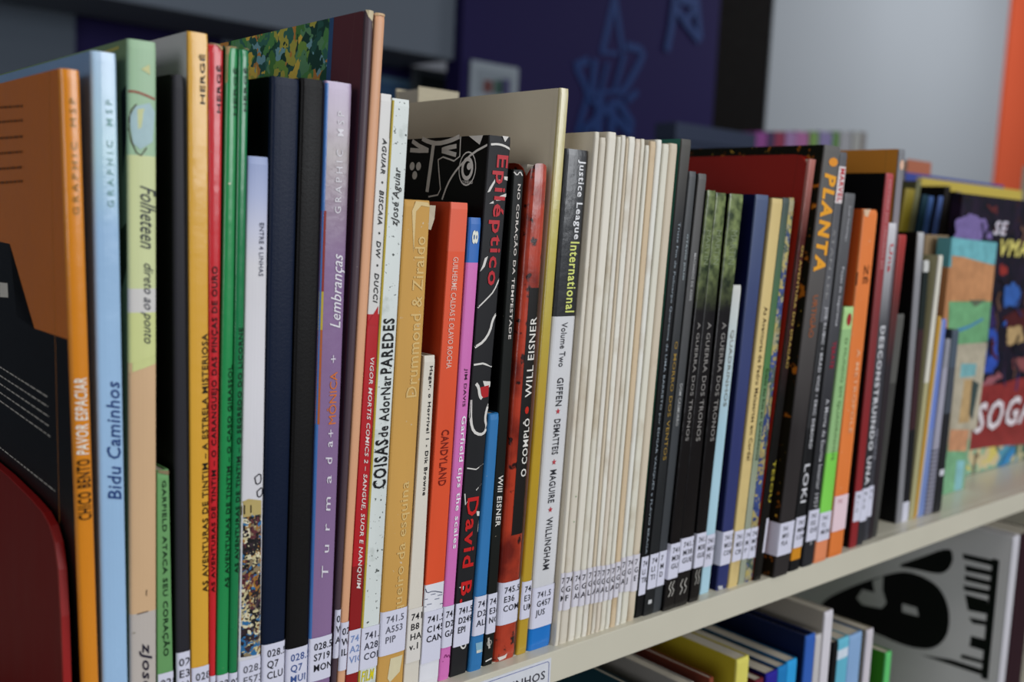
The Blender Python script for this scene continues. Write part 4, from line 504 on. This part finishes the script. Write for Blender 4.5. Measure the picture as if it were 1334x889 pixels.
LOWER = [
 {'col': '10303A', 'cover': '10303A', 'pg': '8E8C88', 'n': 'dark teal sided book on the lower shelf, leftmost visible', 'x': (0.4629, 0.4672), 'top': -0.0631, 'Y': 0.0},
 {'col': 'B8B2A8', 'cover': '8A8680', 'n': 'pale page-topped paperback on the lower shelf beside the teal one', 'x': (0.4803, 0.4894), 'top': -0.0562, 'Y': 0.0},
 {'col': '7A3820', 'cover': '6A3020', 'n': 'slim red-brown book on the lower shelf left of the yellow one', 'x': (0.5049, 0.5089), 'top': -0.0583, 'Y': 0.0},
 {'col': 'D8CE62', 'cover': 'B0A02A', 'n': 'yellow book on the lower shelf with bright yellow spine', 'x': (0.5332, 0.5463), 'top': -0.0536, 'Y': 0.0},
 {'col': '6A1A2A', 'cover': '501420', 'n': 'maroon low book on the lower shelf right of the yellow one', 'x': (0.556, 0.5648), 'top': -0.074, 'Y': 0.0},
 {'col': '241C90', 'cover': '15124A', 'n': 'deep indigo low book on the lower shelf', 'x': (0.5682, 0.5815), 'top': -0.0728, 'Y': 0.0},
 {'col': '1478B8', 'cover': '0E4A74', 'n': 'teal blue book on the lower shelf, first of the two bright ones', 'x': (0.582, 0.5923), 'top': -0.0718, 'Y': 0.0},
 {'col': '2496D4', 'cover': '1A5A84', 'n': 'cyan book on the lower shelf, second of the two bright ones', 'x': (0.5927, 0.6045), 'top': -0.0706, 'Y': 0.0},
 {'col': '2C5CB0', 'cover': '0E1A3C', 'hard': 1, 'n': 'dark blue hardcover on the lower shelf with bright blue spine', 'x': (0.614, 0.6259), 'top': -0.0575, 'Y': 0.0},
 {'col': 'C0BCBC', 'cover': '9A968E', 'n': 'white slim book on the lower shelf right of the dark blue hardcover', 'x': (0.6266, 0.6342), 'top': -0.0598, 'Y': 0.0},
 {'col': 'D2CED4', 'cover': '9A948A', 'n': 'tall white book on the lower shelf, left of the black spine', 'x': (0.6364, 0.6472), 'top': -0.045, 'Y': 0.0},
 {'col': '101012', 'cover': '0A0A0A', 'n': 'black slim spine on the lower shelf', 'x': (0.6516, 0.6579), 'top': -0.0713, 'Y': 0.0},
 {'col': '66B8D0', 'cover': '4A90A8', 'bands': [(1.0, '66B8D0'), (0.968, 'D0DCE8'), (0.939, '62B4CC')], 'n': 'pale cyan book on the lower shelf with white band', 'x': (0.6583, 0.6733), 'top': -0.0711, 'Y': 0.0},
 {'col': '86A8D0', 'cover': '5A7AA0', 'n': 'light blue book on the lower shelf beside the white framed one', 'x': (0.6738, 0.692), 'top': -0.072, 'Y': 0.0},
 {'col': 'C8C2C8', 'cover': '8A8270', 'n': 'white broad-topped book on the lower shelf right of the light blue one', 'x': (0.6989, 0.7086), 'top': -0.0737, 'Y': 0.0},
 {'col': '5CBE6A', 'cover': '2E7A1C', 'n': 'green book on the lower shelf with brown cartoon on its side', 'x': (0.7323, 0.7408), 'top': -0.1002, 'Y': 0.0},
 {'col': 'C4C2C8', 'cover': 'D4D2D4', 'poster': 1, 'hard': 1, 'n': 'large pale book on the lower shelf with bold black letter art on its side', 'x': (0.9553, 0.9698), 'top': -0.0454, 'Y': 0.0},
 {'col': '2A141C', 'cover': '2A141C', 'n': 'dark maroon book at the right end of the lower shelf', 'x': (0.972, 1.0098), 'top': -0.0473, 'Y': 0.0},
]
GRAFFITI = [([(3.529, 1.2909), (3.466, 1.035)], 0.038, '0F3470'), ([(3.529, 1.2909), (3.6026, 1.0546)], 0.034, '0F3470'), ([(3.4508, 1.0293), (3.5715, 1.0395)], 0.021, '0F3470'), ([(3.2898, 0.9444), (3.3773, 0.984)], 0.038, '0F3470'), ([(3.2999, 0.9423), (3.3888, 0.8352), (3.3638, 0.7621), (3.327, 0.646)], 0.034, '0F3470'), ([(3.6219, 1.0825), (3.7553, 1.0802), (3.7171, 1.0055), (3.6287, 0.8778), (3.5976, 0.8597)], 0.038, '0F3470'), ([(3.4175, 0.9931), (3.4097, 0.8306)], 0.038, '0F3470'), ([(3.5011, 0.9905), (3.4617, 0.8295)], 0.025, '0F3470'), ([(3.614, 1.0491), (3.5549, 0.8547)], 0.029, '0F3470'), ([(3.3792, 0.827), (3.5331, 0.8593), (3.63, 0.8635)], 0.021, '0F3470'), ([(3.717, 0.881), (3.644, 0.8287)], 0.034, '0F3470'), ([(3.5786, 0.8286), (3.6857, 0.7306), (3.6798, 0.6711)], 0.042, '0F3470'), ([(3.4617, 0.8295), (3.4545, 0.6577)], 0.059, '0F3470'), ([(3.5467, 0.825), (3.5491, 0.6664)], 0.05, '0F3470'), ([(3.3617, 0.6563), (3.508, 0.7776), (3.6792, 0.6784)], 0.042, '0F3470'), ([(3.391, 0.8073), (3.6425, 0.719)], 0.025, '0F3470'), ([(3.948, 1.3651), (3.9333, 1.2141), (3.9092, 1.0987)], 0.042, '0F3470'), ([(3.9523, 1.3214), (4.0433, 1.2541), (4.1618, 1.185)], 0.042, '0F3470'), ([(4.1085, 1.3936), (4.1606, 1.1963)], 0.038, '0F3470'), ([(3.9721, 1.362), (4.1056, 1.3628)], 0.05, '0F3470'), ([(4.0202, 1.2429), (4.0966, 1.331)], 0.038, '0F3470')]
POSTERS = [('pale framed paper with small coloured figures on the purple wall', 2.682, 2.944, 0.724, 0.888, 2.99, '9AA4AC'), ('grey framed paper with a dark picture, left of the wall corner', 2.747, 3.036, 0.744, 0.911, 3.49, '727C80'), ('blue and grey paper on the wall next to the peach spine', 2.472, 2.735, 0.712, 0.846, 3.49, '5A7A94'), ('small pale paper high on the dark wall above the green spines', 1.825, 1.887, 0.871, 0.93, 3.49, '8490A4')]
COMIC_A = {'quad': [(0.8389, 0.2265), (0.9273, 0.2226)], 'polys': [([(0.8389, 0.2265), (0.9273, 0.2226), (0.9269, 0.2041), (0.9016, 0.2059), (0.8635, 0.2101), (0.842, 0.2111)], '6FB4BC'), ([(0.842, 0.2111), (0.8635, 0.2101), (0.9016, 0.2059), (0.927, 0.2034), (0.9266, 0.1709), (0.9014, 0.1726), (0.8473, 0.1722)], 'C48A5C'), ([(0.8445, 0.1722), (0.9266, 0.1709), (0.9286, 0.1345), (0.8494, 0.1346)], '6FA876'), ([(0.8818, 0.1729), (0.9168, 0.1724), (0.8951, 0.1666)], '5A6650'), ([(0.8622, 0.148), (0.8866, 0.1506), (0.9126, 0.1566), (0.9146, 0.1545), (0.8872, 0.1478), (0.8644, 0.1446)], '4A8AB0'), ([(0.8665, 0.1345), (0.9287, 0.1338), (0.9231, 0.0535), (0.8706, 0.0589)], 'B8AE98'), ([(0.879, 0.117), (0.9095, 0.1152), (0.9088, 0.1041), (0.8786, 0.1047)], '7AB0B4'), ([(0.8881, 0.102), (0.9065, 0.1008), (0.9057, 0.0623), (0.8844, 0.063)], 'C0A070'), ([(0.9034, 0.101), (0.9183, 0.0964), (0.9116, 0.0632), (0.9041, 0.0695)], '3A4A48'), ([(0.8706, 0.0589), (0.9072, 0.0551), (0.9056, 0.0341), (0.869, 0.0384)], 'C8906A'), ([(0.8628, 0.0405), (0.9053, 0.0356), (0.9009, -0.0008), (0.8651, 0.0009)], '7AAE84'), ([(0.8886, 0.0291), (0.904, 0.0272), (0.9037, 0.0003), (0.8885, 0.001)], '86BCC0')]}
COMIC_B = {'polys': [([(0.8897, 0.2418), (0.9138, 0.2489), (0.9427, 0.2452), (0.9611, 0.2352), (0.9663, 0.2268), (0.8918, 0.2249)], '7A68A0'), ([(0.948, 0.2573), (0.9725, 0.257), (0.9709, 0.2498)], '5A1A1A'), ([(0.9902, 0.2032), (1.0061, 0.2011), (1.0077, 0.1944), (0.9905, 0.1944)], '9A2A20'), ([(1.0005, 0.1811), (1.0274, 0.1862), (1.0441, 0.177), (1.0402, 0.1633), (1.0088, 0.1608)], '2E5CA8'), ([(0.9785, 0.1446), (0.9964, 0.1402), (1.0069, 0.1097), (0.9958, 0.0982), (0.9784, 0.1008)], '2C50B0'), ([(1.0059, 0.1512), (1.0557, 0.1599), (1.0715, 0.1415), (1.0335, 0.1313)], '4A1A1C'), ([(1.0205, 0.1409), (1.0527, 0.1421), (1.0641, 0.1261), (1.0246, 0.124)], 'B89A6A'), ([(1.0015, 0.1475), (1.0187, 0.1485), (1.017, 0.141)], '2A60B8'), ([(1.0392, 0.1079), (1.079, 0.112), (1.0837, 0.0934), (1.0452, 0.0982)], '8A4A4A'), ([(0.9743, 0.0892), (1.0094, 0.0989), (1.0212, 0.0936), (0.9955, 0.0847)], '9A5A62'), ([(0.9585, 0.0866), (1.1242, 0.0884), (1.1438, 0.0144), (0.9507, 0.0259)], '8A2A28'), ([(0.9743, 0.163), (0.9806, 0.1644), (0.9989, 0.1439), (0.9785, 0.1446)], '30205A')], 'letters': [('SE', (0.9653, 0.231), (0.9958, 0.2443), 'D0CCD8'), ('VMAI', (0.9832, 0.2112), (1.059, 0.2275), 'D8CC70'), ('SOGA', (0.9653, 0.0407), (1.0992, 0.0706), 'D8D0D4')], 'low': [(0.9474, 0.0262), (1.1431, 0.017), (1.1589, -0.0429), (0.9362, -0.0184)], 'blue': [(1.0654, 0.0149), (1.0423, 0.0041), (1.031, -0.0166), (1.0201, -0.023)], 'box': [(0.8989, 0.2686), (1.1169, 0.2651)]}
BEHIND = [('brown cartoon-covered booklet above the thin books at right', 0.8252, 0.867, 0.0, 0.2278, 0.046, 0.05, '8A7458'), ('yellow comic cover in the blurred rear, pale along its top', 1.0531, 1.3131, 0.0, 0.2904, 0.17, 0.176, 'BCA648'), ('long blue comic behind the yellow one in the blurred rear', 1.0752, 1.3282, 0.0, 0.2976, 0.2, 0.206, '3A4890'), ('dog-eared cream book top showing behind the big beige board', 0.4588, 0.4977, 0.0, 0.3208, 0.27, 0.3, 'B4AA90'), ('small salmon red book top behind the brown tall book', 1.1908, 1.2522, 0.0, 0.3219, 0.26, 0.3, 'A8644A')]
FARBOOKS = [('purple spined book in the blurred far row', 2.1916, 2.2414, 0.4841, '8A4A88'), ('dark plum spined book in the blurred far row', 2.2448, 2.2753, 0.4882, '4A3A58'), ('crimson spined book in the blurred far row', 2.2753, 2.3203, 0.4917, '8A3A50'), ('pale lilac spined book in the blurred far row', 2.3238, 2.3734, 0.4964, '9A7AA4'), ('pink spined book in the blurred far row', 2.3734, 2.4316, 0.5014, 'A86A98'), ('first green spined book in the blurred far row', 2.4389, 2.48, 0.5067, '7A9A58'), ('grey lilac spined book in the blurred far row', 2.4838, 2.5491, 0.512, '8A80A8'), ('second green spined book in the blurred far row', 2.553, 2.5805, 0.5167, '6A9450'), ('first white spined book in the blurred far row', 2.5884, 2.6487, 0.5215, 'A8A8AC'), ('second white spined book in the blurred far row', 2.6569, 2.6982, 0.5269, 'B0B0AC'), ('grey spined book in the blurred far row', 2.6982, 2.7276, 0.5302, '8A8480')]
FARBOX = [1.8155, 2.1194, 0.4678]
POSTER_ART = [('p', [(0.1032, 0.2347), (0.0977, 0.2382), (0.0915, 0.2422), (0.0847, 0.2467), (0.0773, 0.2517), (0.0694, 0.2572), (0.0632, 0.2605), (0.0587, 0.2618), (0.0558, 0.261), (0.0546, 0.2581), (0.0539, 0.2552), (0.0538, 0.2522), (0.0543, 0.2491), (0.0553, 0.246), (0.0566, 0.2431), (0.0583, 0.2406), (0.0602, 0.2385), (0.0624, 0.2367), (0.0654, 0.2353), (0.0693, 0.2343), (0.0741, 0.2336), (0.0798, 0.2333), (0.0855, 0.2329), (0.0913, 0.2323), (0.097, 0.2316), (0.1029, 0.2307), (0.1058, 0.2309), (0.106, 0.2322)], '0E0E10'), ('p', [(0.1777, 0.1773), (0.1698, 0.1838), (0.1615, 0.1901), (0.1529, 0.1964), (0.1439, 0.2026), (0.1346, 0.2086), (0.1265, 0.2138), (0.1195, 0.218), (0.1135, 0.2213), (0.1086, 0.2238), (0.1039, 0.2257), (0.0993, 0.227), (0.095, 0.2278), (0.0909, 0.228), (0.0867, 0.2279), (0.0825, 0.2276), (0.0784, 0.2268), (0.0742, 0.2258), (0.0704, 0.2244), (0.067, 0.2227), (0.064, 0.2207), (0.0614, 0.2182), (0.059, 0.2153), (0.0569, 0.212), (0.055, 0.2081), (0.0534, 0.2038), (0.0522, 0.1994), (0.0515, 0.1948), (0.0511, 0.1901), (0.0512, 0.1852), (0.0517, 0.1806), (0.0527, 0.1765), (0.0542, 0.1726), (0.0561, 0.1691), (0.0582, 0.1659), (0.0607, 0.1631), (0.0634, 0.1606), (0.0665, 0.1584), (0.0702, 0.1566), (0.0745, 0.155), (0.0796, 0.1538), (0.0853, 0.1528), (0.0918, 0.1522), (0.099, 0.1521), (0.107, 0.1524), (0.1157, 0.1532), (0.1259, 0.1538), (0.1376, 0.1543), (0.1508, 0.1547), (0.1657, 0.155), (0.1772, 0.1559), (0.185, 0.1576), (0.1891, 0.1599), (0.1893, 0.163), (0.1875, 0.1669), (0.1836, 0.1717)], '0E0E10'), ('p', [(0.0998, 0.1939), (0.0847, 0.1941), (0.082, 0.1864), (0.099, 0.1855)], 'D0CED0'), ('p', [(0.1492, 0.1839), (0.1437, 0.195), (0.1301, 0.1958), (0.1334, 0.2077), (0.1225, 0.2157), (0.1218, 0.2011), (0.1165, 0.1892), (0.121, 0.1817), (0.1422, 0.1789)], 'D0CED0'), ('p', [(0.0171, 0.2648), (0.0107, 0.2644), (0.0101, 0.2086), (0.0098, 0.1474), (0.0163, 0.1472), (0.0171, 0.2063)], '0E0E10'), ('p', [(0.0452, 0.2614), (0.0155, 0.2631), (0.015, 0.2573), (0.0439, 0.2564)], '0E0E10'), ('p', [(0.0419, 0.2509), (0.0159, 0.2525), (0.0154, 0.2474), (0.0406, 0.2452)], '0E0E10'), ('p', [(0.041, 0.2413), (0.0163, 0.2426), (0.0158, 0.2376), (0.0405, 0.2361)], '0E0E10'), ('p', [(0.0415, 0.2312), (0.0169, 0.2335), (0.0164, 0.2284), (0.0402, 0.2262)], '0E0E10'), ('p', [(0.0391, 0.2227), (0.0173, 0.2236), (0.0167, 0.2102), (0.0347, 0.2081)], '0E0E10'), ('p', [(0.0334, 0.2016), (0.0168, 0.2034), (0.0163, 0.199), (0.0292, 0.1969)], '0E0E10'), ('p', [(0.0295, 0.1846), (0.0164, 0.1853), (0.0153, 0.1743), (0.0299, 0.1737)], '0E0E10'), ('p', [(0.0363, 0.1636), (0.0159, 0.165), (0.0155, 0.1613), (0.0374, 0.1594)], '0E0E10'), ('p', [(0.0758, 0.1486), (0.046, 0.1547), (0.0157, 0.1559), (0.0166, 0.1502), (0.0455, 0.1494)], '0E0E10')]


# ---------------- the setting ----------------
def struct(o): o['kind'] = 'structure'; return o
wallm = surf('wall_grey', 'A4AAB0', .8, var=.10, scale=(.8, .8, .8))
wallgrey = surf('wall_bluegrey', '6A737E', .8, var=.10, scale=(.8, .8, .8))
purple = surf('wall_purple', '251F4E', .7, var=.18, scale=(.7, .7, .7))
orangem = surf('wall_orange', 'E2603A', .7, var=.08, scale=(.8, .8, .8))
struct(bevel_box('wall_back', 4.79, 7.70, 3.0, 3.1, -1.2, 2.6, wallm, bev=0))
struct(bevel_box('wall_right', 7.70, 12.0, 2.98, 3.1, -1.2, 2.6, orangem, bev=0))
struct(bevel_box('wall_purple', 2.64, 4.32, 3.0, 3.1, -1.2, 2.6, purple, bev=0))
struct(bevel_box('door_1', 4.32, 4.79, 3.01, 3.06, -1.2, 2.6, surf('dark_door', '070403', .8), bev=0))
struct(bevel_box('wall_left', 1.25, 2.75, 3.5, 3.6, -1.2, 2.6, purple, bev=0))
struct(bevel_box('wall_side', -3.0, 1.25, 3.45, 3.6, -1.2, 2.6, surf('wall_dim', '59636F', .8, var=.10, scale=(.8, .8, .8)), bev=0))
struct(bevel_box('trim_1', -3.0, 2.64, 3.05, 3.45, 0.885, 2.6, wallgrey, bev=.01))
struct(bevel_box('floor', -4.0, 12.0, -5.0, 5.0, -1.25, -1.2, surf('floor_tile', '8A8478', .5, var=.2, scale=(3, 3, 3)), bev=0))
# blue graffiti on the purple wall (paint on the wall)
def wall_paint(polys, y=2.996):
    t = empty('wall_graffiti', (3.3, y, 0), 'blue spray-painted star graffiti on the purple wall', 'graffiti')
    for k, P in enumerate(polys):
        vs, fs = stroke_data(P[0], P[1]); m = flat(P[2], .6)
        mesh_obj('paint_stroke', [(x-3.3, -.0006*k, z) for x, z in vs], fs, m, t)
wall_paint(GRAFFITI)
for (lb, xa, xb, za, zb, y, c) in POSTERS:
    t = empty('wall_poster', ((xa+xb)/2, y, (za+zb)/2), lb, 'poster', 'papers on the far walls'); hw, hh = (xb-xa)/2, (zb-za)/2
    bevel_box('sheet', -hw, hw, -.006, .006, -hh, hh, flat(c, .5), t, bev=.001, seg=1)
    bevel_box('picture', -hw*.75, hw*.75, -.0085, -.0065, -hh*.6, hh*.62, flat({'9AA4AC': '8A949C', '727C80': '3A4444', '5A7A94': '3C5C80'}.get(c, '6A7484'), .5), t, bev=0)
    if c == '9AA4AC':
        for k, (q, cc_) in enumerate(((-.35, '6A3A38'), (.1, '3A5A50'), (.4, '4A4A70'))):
            bevel_box('figure', q*hw-.02, q*hw+.03, -.0105, -.0088, -hh*.5, hh*(.1+.1*k), flat(cc_), t, bev=0)


# shelf
shelfm = surf('shelf_enamel', 'C6C1AF', .35, var=.06, scale=(25, 25, 25), coat=.3, bscale=40)
def shelf(name, z, label):
    t = empty(name, (0.7, 0.12, z), label, 'shelf')
    bevel_box('shelf_board', -1.1, .99, -.1194, .2, -.002, 0, shelfm, t, bev=.0004, seg=1)
    bevel_box('front_lip', -1.1, 1.0, -.1272, -.1255, -.0175, 0, shelfm, t, bev=.0006, seg=2)
    bevel_box('lip_top', -1.1, 1.0, -.1265, -.1195, -.0013, 0, shelfm, t, bev=.0005, seg=2)
    bevel_box('lip_return', -1.1, 1.0, -.1262, -.115, -.0173, -.0162, shelfm, t, bev=.0004, seg=1)
    return t
sh = shelf('bookshelf_board', 0, 'cream enamelled metal shelf carrying the main row of books')
sh2 = shelf('bookshelf_board', -.335, 'lower cream metal shelf carrying the books below')
for x in (-.42, 1.71):
    t = empty('shelf_upright', (x, .12, -1.2), 'cream metal end upright of the bookshelf, %s end' % ('near' if x < 0 else 'far'), 'upright')
    bevel_box('post', -.015, .015, -.12, .21, 0, 1.55, shelfm, t, bev=.002)
# tag
t = empty('shelf_tag', (0.3268, -.0073, -.0107), 'white paper shelf tag with thin blue border reading QUADRINHOS', 'label')
bevel_box('tag_paper', -.029, .029, -.0003, 0, -.0068, .0078, flat('D4D6DC', .5), t, bev=0)
v, f = [], []
for pts in ([(-.028, -.006), (-.028, .0064)], [(-.028, .0064), (.0265, .0064)], [(.0265, .0064), (.0275, .0054), (.0276, -.006)], [(.0276, -.006), (-.028, -.006)]):
    a, c = stroke_data(pts, .0003); f += [tuple(i+len(v) for i in q) for q in c]; v += a
mesh_obj('tag_border', [(x, -.0004, z) for x, z in v], f, flat('3A4A9A'), t)
vs, fs = text_data('QUADRINHOS', .02, 0); xs = [p[0] for p in vs]
mesh_obj('tag_lettering', [(-.0245+.0495*(x-min(xs))/(max(xs)-min(xs)), -.0004, -.0024+.0046*y/.72) for x, y in vs], fs, flat('30303A'), t)

# red bookend
re_ = empty('bookend', (.1170, 0, 0), 'glossy dark red metal bookend standing in front of the orange comic', 'bookend')
P = [(.19, 0), (.19, .1085), (.1039, .1095), (.0704, .1085), (.0405, .1063), (.026, .1045), (.0175, .1015), (.0119, .0965), (.0080, .0873), (.0055, .0704), (.0035, .0451), (.002, 0)]
red = surf('red_metal', '620A08', .65, var=.1)
n = len(P); v = [(-.0006, y, z) for y, z in P]+[(.0012, y, z) for y, z in P]
mesh_obj('plate', v, [tuple(range(n)), tuple(range(n, 2*n))]+[(i, (i+1) % n, (i+1) % n+n, i+n) for i in range(n)], red, re_)
rim = [(y, z) for y, z in P[1:]]
v = []; f = []
for i, (y, z) in enumerate(rim):
    for dx, dy in ((-.0012, 0), (.0016, 0), (.0016, .0018), (-.0012, .0018)): v.append((dx, y-.0004+dy, z+.0003*(dy == 0)))
    if i:
        for j in range(4): f.append((4*i-4+j, 4*i-4+(j+1) % 4, 4*i+(j+1) % 4, 4*i+j))
mesh_obj('rim', v, f, surf('red_rim', '8E1614', .4, var=.05), re_)
bevel_box('foot_plate', -.05, .0, .005, .12, 0, .0012, red, re_, bev=.0003, seg=1)

# ---------------- main row ----------------
ROOTS = {}
cream_group = 'blank cream-spined comics in a run'
for b in BOOKS:
    if b.get('grp') == 1: gr = cream_group
    elif b.get('grp') == 2: gr = 'black fantasy comics with mossy tops'
    else: gr = 'books on the upper shelf'
    ROOTS[b['k']] = build_book(b, 'book', 'book', gr)
for i, b in enumerate(BACK):
    b['k'] = 'back%d' % i; b.setdefault('depth', .05); build_book(b, 'book', 'book', 'blurred books behind the face-out comics')
# peeled paper corner on the ochre book
oc = [b for b in BOOKS if b['k'] == 'ochre'][0]
v = [(.0, .001, -.001), (.0075, .003, -.001), (.0082, .0045, -.007), (.0060, .004, -.012), (-.001, .002, -.011)]
flap = mesh_obj('torn_paper', [(oc['x'][3]-ROOTS['ochre'].location.x-.003+a, b_-.0006, oc['H']-.001+c) for a, b_, c in v], [(0, 1, 2), (0, 2, 3), (0, 3, 4)], flat('C8BCA4', .8), ROOTS['ochre'])

# face-out comics at the right
tA = empty('comic_book', (.9, .03, 0), 'face-out comic with teal sky, orange desert and green field', 'comic book', 'face-out comics')
(xa, za), (xb, zb) = COMIC_A['quad']; hA = .226; sh_ = -.018
v = [(xa-.004, 0), (xb+sh_, 0), (xb, hA-.002), (xa, hA)]
v3 = [(x-.9, y, z) for y in (0, .012) for x, z in v]
F6 = [(0, 1, 2, 3), (4, 5, 6, 7), (0, 1, 5, 4), (1, 2, 6, 5), (2, 3, 7, 6), (3, 0, 4, 7)]
mesh_obj('cover', v3, F6, surf('comicA', 'B8AE98', .4, bands=[(1, '5A9AA2'), (.89, 'B07A50'), (.66, '5E9868'), (.45, 'A89E88'), (.2, '7AA080')], H=.226, var=.1), tA)
def art(c): return surf(('art', c), c, .4, var=.5, scale=(110, 110, 110))
k_ = 0
for P_, c_ in COMIC_A['polys']:
    k_ += 1; vs, fs = poly_data(P_, 0); mesh_obj('cover_drawing', [(min(max(x, xa-.004), xb)-.9, -.0001-.00003*k_, max(z, .0005)) for x, z in vs], fs, art(c_), tA)
tB = empty('comic_book', (1.0, .052, 0), 'big dark navy face-out comic with white block letters, right end', 'comic book', 'face-out comics')
(xa, za), (xb, zb) = COMIC_B['box']; zt = .266
v3 = [(x-1.0, y, z) for y in (0, .010) for x, z in ((xa-.004, 0), (xb, 0), (xb, zt), (xa, zt))]
mesh_obj('cover', v3, F6, surf('comicB', '0C0C1A', .5, mottle='22142A', var=.3), tB)
def bpoly(data, mat, nm='cover_drawing'):
    global k_
    k_ += 1; vs, fs = data; mesh_obj(nm, [(x-1.0, -.0001-.00003*k_, max(z, .0005)) for x, z in vs], fs, mat, tB)
k_ = 0
bpoly(poly_data(COMIC_B['low'], 0), surf(('pat', 'comic'), 'FFFFFF', .4, pattern='comic'))
def jag(P, amp, seed):
    rj = random.Random(seed); Q = []
    for i, a in enumerate(P):
        b_ = P[(i+1) % len(P)]; n_ = 5
        for k in range(n_): q = k/n_; Q.append((a[0]+(b_[0]-a[0])*q+(rj.uniform(-amp, amp) if k else 0), a[1]+(b_[1]-a[1])*q+(rj.uniform(-amp, amp) if k else 0)))
    return Q
for n_, (P_, c_) in enumerate(COMIC_B['polys']): bpoly(poly_data(jag(P_, .0022, n_), 0), art(c_))
for n_ in range(26):       # brush flecks of the painted cover
    rj = random.Random(n_+50); cx_, cz_ = rj.uniform(.93, 1.06), rj.uniform(.085, .25); w_ = rj.uniform(.002, .005)
    bpoly(stroke_data([(cx_, cz_), (cx_+rj.uniform(-.012, .012), cz_-rj.uniform(.004, .014)), (cx_+rj.uniform(-.01, .01), cz_-.018)], w_), art(rj.choice(['4A1A1C', '2C2A5A', '1A1A2C', '6A4A3A', '3A2A50', '101018'])))
bpoly(stroke_data(COMIC_B['blue'], .010), flat('2E7CB0'))
for s_, (xa, za), (xb, zb), c_ in COMIC_B['letters']:
    for pas, (cc_, bo) in enumerate((('6A1A1C', .09), (c_, .045))):
        vs, fs = text_data(s_, bo, .25); xs = [p[0] for p in vs]; ys = [p[1] for p in vs]
        if s_ == 'VMAI' and pas == 0: continue
        bpoly(([(xa+(xb-xa)*(x-min(xs))/(max(xs)-min(xs)), za+(zb-za)*(y-min(ys))/(max(ys)-min(ys))) for x, y in vs], fs), flat(cc_), 'cover_lettering')
for (lb, xa, xb, za, zb, ya, yb, c) in BEHIND:
    t = empty('book', ((xa+xb)/2, ya, 0), lb, 'book', 'books standing behind the main row'); hw = (xb-xa)/2
    cm = flat(c, .5)
    bevel_box('front_cover', -hw, hw, 0, .001, 0, zb, cm, t, bev=.0003, seg=1)
    bevel_box('page_block', -hw+.001, hw-.001, .0011, yb-ya-.0011, .001, zb-.002, page_mat(), t, bev=0)
    bevel_box('back_cover', -hw, hw, yb-ya-.001, yb-ya, 0, zb, cm, t, bev=.0003, seg=1)
# far bookcase with its books
fx0, fx1 = FARBOX[0]-.3, FARBOOKS[-1][2]+.4; fz = FARBOX[2]-.24
t = empty('bookcase', ((fx0+fx1)/2, 1.3, fz), 'dark far bookcase top seen as a blurred band behind the row', 'bookcase'); hw = (fx1-fx0)/2
dm_ = flat('23262E', .6)
bevel_box('top_board', -hw, hw, -.16, .2, -.02, 0, dm_, t, bev=.001)
bevel_box('back_board', -hw, hw, .19, .2, -1.4+.2, -.02, dm_, t, bev=0)
for sx in (-hw, hw-.02): bevel_box('side_board', sx, sx+.02, -.16, .19, -1.4+.2, -.02, dm_, t, bev=0)
t = empty('storage_box', ((FARBOX[0]+FARBOX[1])/2, 1.15, fz), 'dark blue-grey box on the far bookcase, left of its coloured books', 'box'); hw = (FARBOX[1]-FARBOX[0])/2
bevel_box('box_body', -hw, hw, 0, .06, 0, .20, flat('2C3448', .6), t, bev=.003)
bevel_box('box_lid', -hw-.002, hw+.002, -.002, .062, .2002, .24, flat('343C50', .6), t, bev=.003)
for lb, xa, xb, zt, c in FARBOOKS:
    t = empty('book', ((xa+xb)/2, 1.2, fz), lb, 'book', 'books on the far bookcase'); hw = (xb-xa)/2-.001; m_ = flat(c, .5)
    bevel_box('spine', -hw, hw, 0, .002, 0, zt-fz, m_, t, bev=.0005, seg=1)
    for sx in (-hw, hw-.002): bevel_box('cover', sx, sx+.002, .0021, .16, 0, zt-fz, m_, t, bev=0)
    bevel_box('page_block', -hw+.0021, hw-.0021, .0025, .158, .001, zt-fz-.003, page_mat(), t, bev=0)


# ---------------- lower shelf ----------------
for i, b in enumerate(LOWER):
    b = dict(b); x = b['x']; b['H'] = b['top']+.335; b['x'] = (x[0], x[1], x[0], x[1]); b['k'] = 'low%d' % i; b['depth'] = .17 if not b.get('hard') else .2
    if b.get('poster'): b['cv'] = POSTER_ART; b['depth'] = .26
    build_book(b, 'book', 'book', 'books on the lower shelf', z0=-.335)
